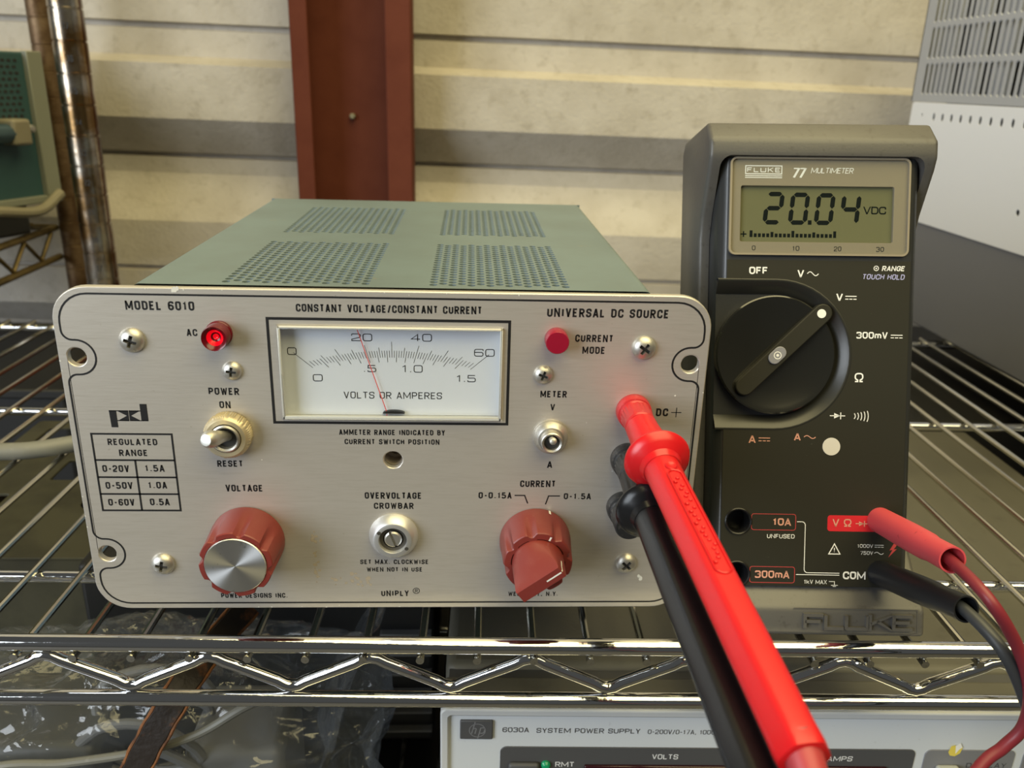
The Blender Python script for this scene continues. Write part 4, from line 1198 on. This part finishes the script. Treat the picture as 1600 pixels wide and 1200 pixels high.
blk = Thing('test_lead', 'black test lead with its probe plugged into the upper black post', 'test lead', (165, -120, -13))
A, D = probe(blk, (92.6, -17.6, 69.4), (.055, -1, -.125), 142, 'blackplastic', 'blackwire')
E = A + D * 142
blk.part('strain_relief', MB().lathe(tuple(E), [(4.5, -6), (4.5, 0), (3.4, 16), (2.3, 26)], 24, axis=tuple(D + Vector((0, .15, -.4))), ref=(0, 0, 1)), 'blackboot')
b0 = ml(29.5, 1, 6.3); b1 = ml(36.2, -57, 8.5); bdv = (b1 - b0).normalized(); bL = (b1 - b0).length
boot(blk, b0, bdv, bL, 'blackboot')
strain = E + (D + Vector((0, .15, -.4))).normalized() * 20
bpath = [b1 - bdv * 14, b1 - bdv * 2 + Vector((.4, 0, -.6)), Vector((214, -68, 29)), Vector((225, -72, 9)), Vector((231, -76, -12)), Vector((222, -92, -50)), Vector((178, -120, -84)), Vector((124, -160, -70)), Vector((105, -178, 10)), strain]
blk.part('cable', MB().tube(spline(bpath, 9), 2.3, 12), 'blackwire', label='charcoal cable')

# ------------------------------------------------------------------ system power supply on the shelf below
RH = Matrix.Rotation(math.radians(-1.5), 3, 'Z')
hs = Thing('system_power_supply', 'wide grey system power supply with pale front panel on the lower shelf', 'power supply', (19.3, 2.0, -193), rot=RH, local=True)
HZ = 138.0
hs.part('case', MB().box(0, 416, 30, 335, 4, HZ), 'hpcase', bevel=(5, 4))
for fx in (40, 376):
    for fy in (60, 300): hs.part('foot', MB().lathe((fx, fy, 0), [(0, 0), (9, 0), (9, 4.5), (0, 4.5)], 18, axis=(0, 0, 1)), 'rubber')
fr_ = MB().plate(rrect(-.6, 416.6, 4, HZ + .3, 3, 4), [rrect(3.2, 412.8, 8, HZ - 3.4, 1.5, 3)], 0, 9)
hs.part('bezel_frame', fr_, 'hpbezel', bevel=(.8, 2))
hs.part('bezel_rear', MB().box(-.4, 416.4, 9, 23, 4, HZ + .1), 'hpcase', bevel=(2, 3))
hs.part('bezel_groove', MB().box(2, 414, 22.5, 31, 6, HZ - 2.5), 'hpdark')
hs.part('front_panel', MB().box(3, 413, 1.6, 9, 7, HZ - 3.2), 'hppanel', smooth=0)
bdg = hs.part('badge', MB().box(8.2, 23.0, .4, 1.8, 121.3, 131.7), 'hpdark', bevel=(.5, 2), label='dark badge with a round emblem')
b = MB(); stroke(b, circle(16.0, 126.5, 3.6, 28), .35, .33, closed=True)
stroke(b, [(15.0, 131.2), (13.4, 124.6)], .5, .33); stroke(b, rounded([(13.9, 126.8), (14.6, 127.8, 1), (15.6, 127.6, 1), (14.9, 124.6)], .7), .5, .33)
stroke(b, [(17.6, 128.2), (16.2, 121.9)], .5, .33); stroke(b, rounded([(17.5, 127.9), (19.6, 128.1, 1), (18.9, 124.9, 1), (16.8, 125.0)], .9), .5, .33)
hs.part('emblem', b, 'hpmid', parent=bdg, smooth=0)


def ht(s, x0, x1, zb, h, m_, w=.16, gap=.45, shear=0.0, y=1.5, rad=.45):
    b = MB(); letters(b, s, x0, x1, zb, h, w * h, y, gap=gap, shear=shear, rad=rad); hs.part('lettering', b, m_, smooth=0)


ht('6030A', 27.3, 39.3, 124.6, 2.7, 'hpprint', gap=.45)
ht('SYSTEM POWER SUPPLY', 42.7, 89.9, 124.4, 2.7, 'hpprint', gap=.45)
ht('0-200V/0-17A, 1000W', 93.3, 126.8, 124.2, 2.5, 'hpprint', w=.14, gap=.45)
dk = hs.part('display_surround', MB().plate(rrect(26.6, 218.5, 12, 116.6, 3, 5), [], 1.1, 1.7), 'hpdark', bevel=(.3, 1))
hs.part('control_surround', MB().plate(rrect(223, 265.5, 12, 116.6, 3, 5), [], 1.1, 1.7), 'hpmid', bevel=(.3, 1))
hs.part('control_surround', MB().plate(rrect(269.5, 408, 12, 116.6, 3, 5), [], 1.1, 1.7), 'hpmid', bevel=(.3, 1))
ht('VOLTS', 96.3, 108.4, 110.2, 2.9, 'hpwhite', y=1.0); ht('AMPS', 177.6, 189.4, 109.8, 2.9, 'hpwhite', y=1.0, shear=.05); ht('RMT', 52.0, 60.8, 105.4, 2.9, 'hpwhite', y=1.0)
ht('DISPLAY', 243.5, 262.5, 106.6, 2.7, 'hpprint', y=1.0); ht('ENABLE', 272.0, 290, 107.0, 2.7, 'hpprint', y=1.0)
hs.part('display_window', MB().box(65.4, 206, -.4, 1.4, 78, 107.0), 'hpwindow', bevel=(.6, 2), label='dark red display window')
hs.part('green_led', MB().lathe((47.6, 1.1, 106.8), [(2.2, 0), (2.2, 1.0), (1.4, 2.0), (0, 2.3)], 16), 'led')
hs.part('key', MB().box(30.5, 44.5, -1.6, 1.4, 96, 108.6), 'hpdark', bevel=(1.4, 3))
hs.part('key', MB().box(228.8, 239.5, -4.0, 1.4, 92, 108.6), 'keycap', bevel=(1.5, 3), label='pale rounded key')
b = MB(); b.add([(x, 1.02, z) for x, z in [(233.5, 115.5), (234.2, 119.0), (236.0, 119.6), (238.0, 117.8), (239.8, 118.6), (239.2, 115.0), (237.0, 113.2), (234.6, 113.6)]], [tuple(range(8))])
hs.part('torn_sticker', b, 'yellow', smooth=0, label='torn yellow sticker remnant')
b = MB(); b.add([(x, .98, z) for x, z in [(236.2, 119.4), (238.2, 120.8), (239.6, 118.4), (238.2, 117.0), (237.0, 114.6), (236.6, 117.2)]], [tuple(range(6))])
hs.part('paper_tear', b, 'white', smooth=0)

# ------------------------------------------------------------------ cabinet at the right end of the shelf
cb = Thing('equipment_cabinet', 'tall equipment cabinet with slotted grey cover over a white side panel at the right', 'cabinet', (640, 370, -13))
CB0, CB1 = 150, 591
cb.part('shade_dark_core', MB().box(514, 800, CB0 + 8, CB1 - 8, -12, 330), 'dark')  # coloured near-black for the shade seen through the slots
cb.part('lower_panel', MB().box(480, 512, CB0, CB1 - 20, -11.5, 85.5), 'cablow', bevel=(1.2, 2))
cb.part('lower_lip', MB().box(484, 520, CB0, CB1 - 22, -13, -10), 'hpdark')


def side_plate(outer, holes, x0, x1):
    b = MB().plate(outer, holes, x0, x1); b.v = [(y, x, z) for x, y, z in b.v]; return b


hl = [circle(536.7 - k * 15.9, 186.2, 2.3, 8) for k in range(25)]
hl = [[(a, 186.2 + (z - 186.2) * 1.7) for a, z in h] for h in hl] + [circle(559.5, 187.3, 1.5, 8), circle(376.7, 117.5, 2.6, 10)]
cb.part('white_side_panel', side_plate(rrect(CB0, 582, 85.8, 199.0, 3, 4), hl, 478.6, 479.5), 'cabwhite', bevel=(.5, 2), label='white side panel with a row of small holes')
cb.part('hole_shade_backing', MB().box(479.7, 500, CB0, 580, 86, 198.5), 'dark')  # dark sheet behind the holes, standing for the shade inside
sl = MB()
hs8 = [(2.9, 0), (2.9, 13.0), (0, 15.0), (-2.9, 13.0), (-2.9, 0), (-2.9, -13.0), (0, -15.0), (2.9, -13.0)]
perforate(sl, (CB0, CB1), (199.6, 345), [(CB0 + 12, 45, 9.2)], [(204.6, 337, 33.0)], hs8, lambda u, v, d: (481 + d, u, v), .9, 0)
sl.box(481, 800, CB1 - 1.5, CB1, 199.6, 345)
cb.part('slotted_cover', sl, 'cabgrey', recalc=False, smooth=0, label='grey cover with rows of upright slots')
for k in range(9):
    cb.part('inner_baffle', MB().box(492, 496, 172 + k * 47, 196 + k * 47, 203, 340), 'cabgrey')

# ------------------------------------------------------------------ clutter on the lower shelf, with black boxes added for shade
bx1 = Thing('dark_filler_box', 'added black box standing for shade behind the wide system power supply', 'case', (330, 470, -193))
bx1.part('body', MB().box(30, 660, 352, 600, -193, -58), 'blackbox', bevel=(4, 3))  # box added to keep the gap behind the supply dark
bx2 = Thing('dark_filler_box', 'added black box with grey bars standing for shade behind the clear plastic bag', 'case', (-90, 300, -193))
bx2.part('body', MB().box(-196, 10, 132, 440, -193, -62), 'blackbox', bevel=(3, 3))  # box added so the space behind the bag stays dark
for k in range(6):
    bx2.part('streak_bar', MB().box(-22, 9, 127, 133, -182 + k * 14.5, -180.2 + k * 14.5), 'streak_bar', bevel=(.4, 1))  # grey bars added for the faint streaks in that darkness
bx3 = Thing('dark_floor_block', 'added black block standing for shade under the lower shelf', 'cabinet', (130, 320, -Z0))
bx3.part('body', MB().box(-480, 700, 70, 560, -Z0, -240), 'blackbox', bevel=(4, 3))  # block added to close off the view below in black
ol = Thing('metal_chassis', 'olive metal chassis with cut-outs on the lower shelf at the left', 'chassis', (-280, 290, -193))
olp = MB().plate(rrect(-345, -205, 175, 400, 4, 4), [rrect(-335, -302, 200, 262, 2, 3), rrect(-285, -262, 285, 320, 2, 3), circle(-235, 250, 11, 20), rrect(-330, -280, 340, 385, 2, 3)], 0, 2)
olp.v = [(x, z, -84 - y) for x, y, z in olp.v]
ol.part('top_plate', olp, 'olive', bevel=(.6, 1))
ow = MB(); ow.box(-345, -343, 175, 400, -193, -86); ow.box(-207, -205, 175, 400, -193, -86); ow.box(-345, -205, 175, 177, -193, -86)
ol.part('side_walls', ow, 'olive')
bn = Thing('dark_left_box', 'added black box standing for shade at the far left', 'bin', (-520, 500, -193))
bn.part('dark_block', MB().box(-760, -352, 470, 690, -193, -84), 'blackbox', bevel=(8, 3))  # black box added where the far left falls into shade
bn.part('rim', MB().box(-764, -348, 466, 694, -90, -80), 'blackbox', bevel=(2, 2))

gc = Thing('grey_cable', 'thick grey cable lying across the shelf wires left of the power supply', 'cable', (-240, 176, -13))
gc.part('jacket', MB().tube(spline([(-420, 150, -7.7), (-320, 160, -7.7), (-249, 169, -7.7), (-228, 173, -7.7), (-205, 185, -7.7), (-150, 215, -7.7), (-118, 300, -7.7), (-112, 400, -7.7)], 8), 5.2, 14), 'greycable')

# clear bag with adapters and cables
random.seed(5)
bag = Thing('plastic_bag', 'crumpled clear plastic bag of cables below the shelf front at the left', 'bag', (-130, 62, -193))


def vnoise(p, f):
    from mathutils import noise
    return noise.noise(Vector(p) * f)


def bag_point(th, ph):
    c = Vector((-130, 62, -128)); d = Vector((math.cos(th) * math.cos(ph), math.sin(th) * math.cos(ph), math.sin(ph)))
    sx, sy, sz = 118, 54, 66
    e = .62
    q = Vector((sx * math.copysign(abs(d.x) ** e, d.x), sy * math.copysign(abs(d.y) ** e, d.y), sz * math.copysign(abs(d.z) ** e, d.z)))
    n1 = vnoise(q, .018); n2 = abs(vnoise(q + Vector((31, 7, 3)), .045)); n3 = abs(vnoise(q + Vector((3, 17, 9)), .11))
    s = 1 + .13 * n1 - .20 * n2 - .015 * n3
    q = q * s
    q.z = max(q.z, -64.5)
    return c + q


bm_ = MB(); NU, NV = 120, 60
for j in range(NV + 1):
    ph = -math.pi / 2 + math.pi * j / NV
    for i in range(NU): bm_.v.append(tuple(bag_point(2 * math.pi * i / NU, ph * .999)))
for j in range(NV):
    for i in range(NU): bm_.f.append((j * NU + i, j * NU + (i + 1) % NU, (j + 1) * NU + (i + 1) % NU, (j + 1) * NU + i))
bag.part('film', bm_, 'bag', smooth=180)
# gathered mouth of the bag, folded up at its right end
mo = MB(); n = 26
for j in range(14):
    t = j / 13
    for i in range(n + 1):
        s = i / n
        x = -42 + 26 * t + 6 * math.sin(s * 9 + t * 2) * (1 - t * .4); y = 20 + 84 * s + 5 * math.sin(t * 7 + s * 12); z = -112 + 72 * math.sin(t * 1.6) * (1 - .35 * s) + 5 * math.sin(s * 16 + t * 3)
        mo.v.append((x, y, z))
for j in range(13):
    for i in range(n): mo.f.append((j * (n + 1) + i, j * (n + 1) + i + 1, (j + 1) * (n + 1) + i + 1, (j + 1) * (n + 1) + i))
bag.part('mouth_flap', mo, 'bag', smooth=180)
ad = Thing('power_adapter', 'grey adapter block inside the clear bag near the strap', 'adapter', (-95, 62, -191))
ad.part('shell', MB().box(-112, -62, 38, 92, -190, -112), 'baggrey', bevel=(6, 4))
ad2 = Thing('power_adapter', 'dark adapter block inside the clear bag at its left end', 'adapter', (-190, 62, -191))
ad2.part('shell', MB().box(-226, -152, 36, 96, -190, -106), 'bagdark', bevel=(6, 4)); ad2.part('cord_boot', MB().lathe((-152, 60, -140), [(5, 0), (5, 4), (3, 16), (0, 16)], 14, axis=(1, 0, 0), ref=(0, 0, 1)), 'rubber')
cl = Thing('coiled_cable', 'pale coiled cable inside the clear bag', 'cable', (-130, 50, -190))
ctp = []
for k in range(70):
    t = k / 69 * 2 * math.pi * 3.2
    ctp.append((-134 + (30 + 3 * math.sin(k)) * math.cos(t), 52 + 16 * math.sin(t * .5 + 1), -104 + 22 * math.sin(t) - k * .35))
cl.part('coil', MB().tube(ctp, 2.6, 10), 'baggrey')
wr = Thing('grey_wire', 'thin grey wire arching in front of the clear bag', 'wire', (-110, 8, -193))
wr.part('jacket', MB().tube(spline([(-240, 4, -140), (-190, 6, -92), (-150, 8, -88), (-118, 10, -84), (-92, 12, -76), (-70, 16, -64), (-55, 26, -66), (-48, 45, -90)], 8), 2.0, 10), 'greycable')
st = Thing('leather_strap', 'dark worn leather strap with orange edges hanging by the clear bag', 'strap', (-112, 8, -120))
sp_ = spline([(-80, 66, -44), (-90, 40, -48), (-97, 18, -52), (-104, 7, -62), (-112, 4, -76), (-120, 3, -92), (-128, 4, -110), (-134, 6, -130), (-137, 10, -160), (-137, 14, -192)], 6)
sb = MB()
for i, p in enumerate(sp_):
    t = (sp_[min(i + 1, len(sp_) - 1)] - sp_[max(i - 1, 0)]).normalized(); s = t.cross(Vector((0, -1, .25))).normalized(); nn = s.cross(t).normalized()
    hwid = 6.2 + .22 * math.sin(i * 1.3)
    for a, h in ((-1, .2), (-.85, 1.1), (.85, 1.1), (1, .2), (.85, -1.1), (-.85, -1.1)): sb.v.append(tuple(p + s * (a * hwid) + nn * h))
for i in range(len(sp_) - 1):
    for j in range(6): sb.f.append((i * 6 + j, i * 6 + (j + 1) % 6, (i + 1) * 6 + (j + 1) % 6, (i + 1) * 6 + j))
sb.f.append(tuple(range(6))); sb.f.append(tuple(reversed(range(len(sb.v) - 6, len(sb.v)))))
st.part('band', sb, 'strap')
for sg in (0, 3):
    st.part('raw_edge', MB().tube([sb.v[i * 6 + sg] for i in range(len(sp_))], lambda t: .65 + .3 * random.random(), 7), 'strapedge', label='orange raw leather edge')
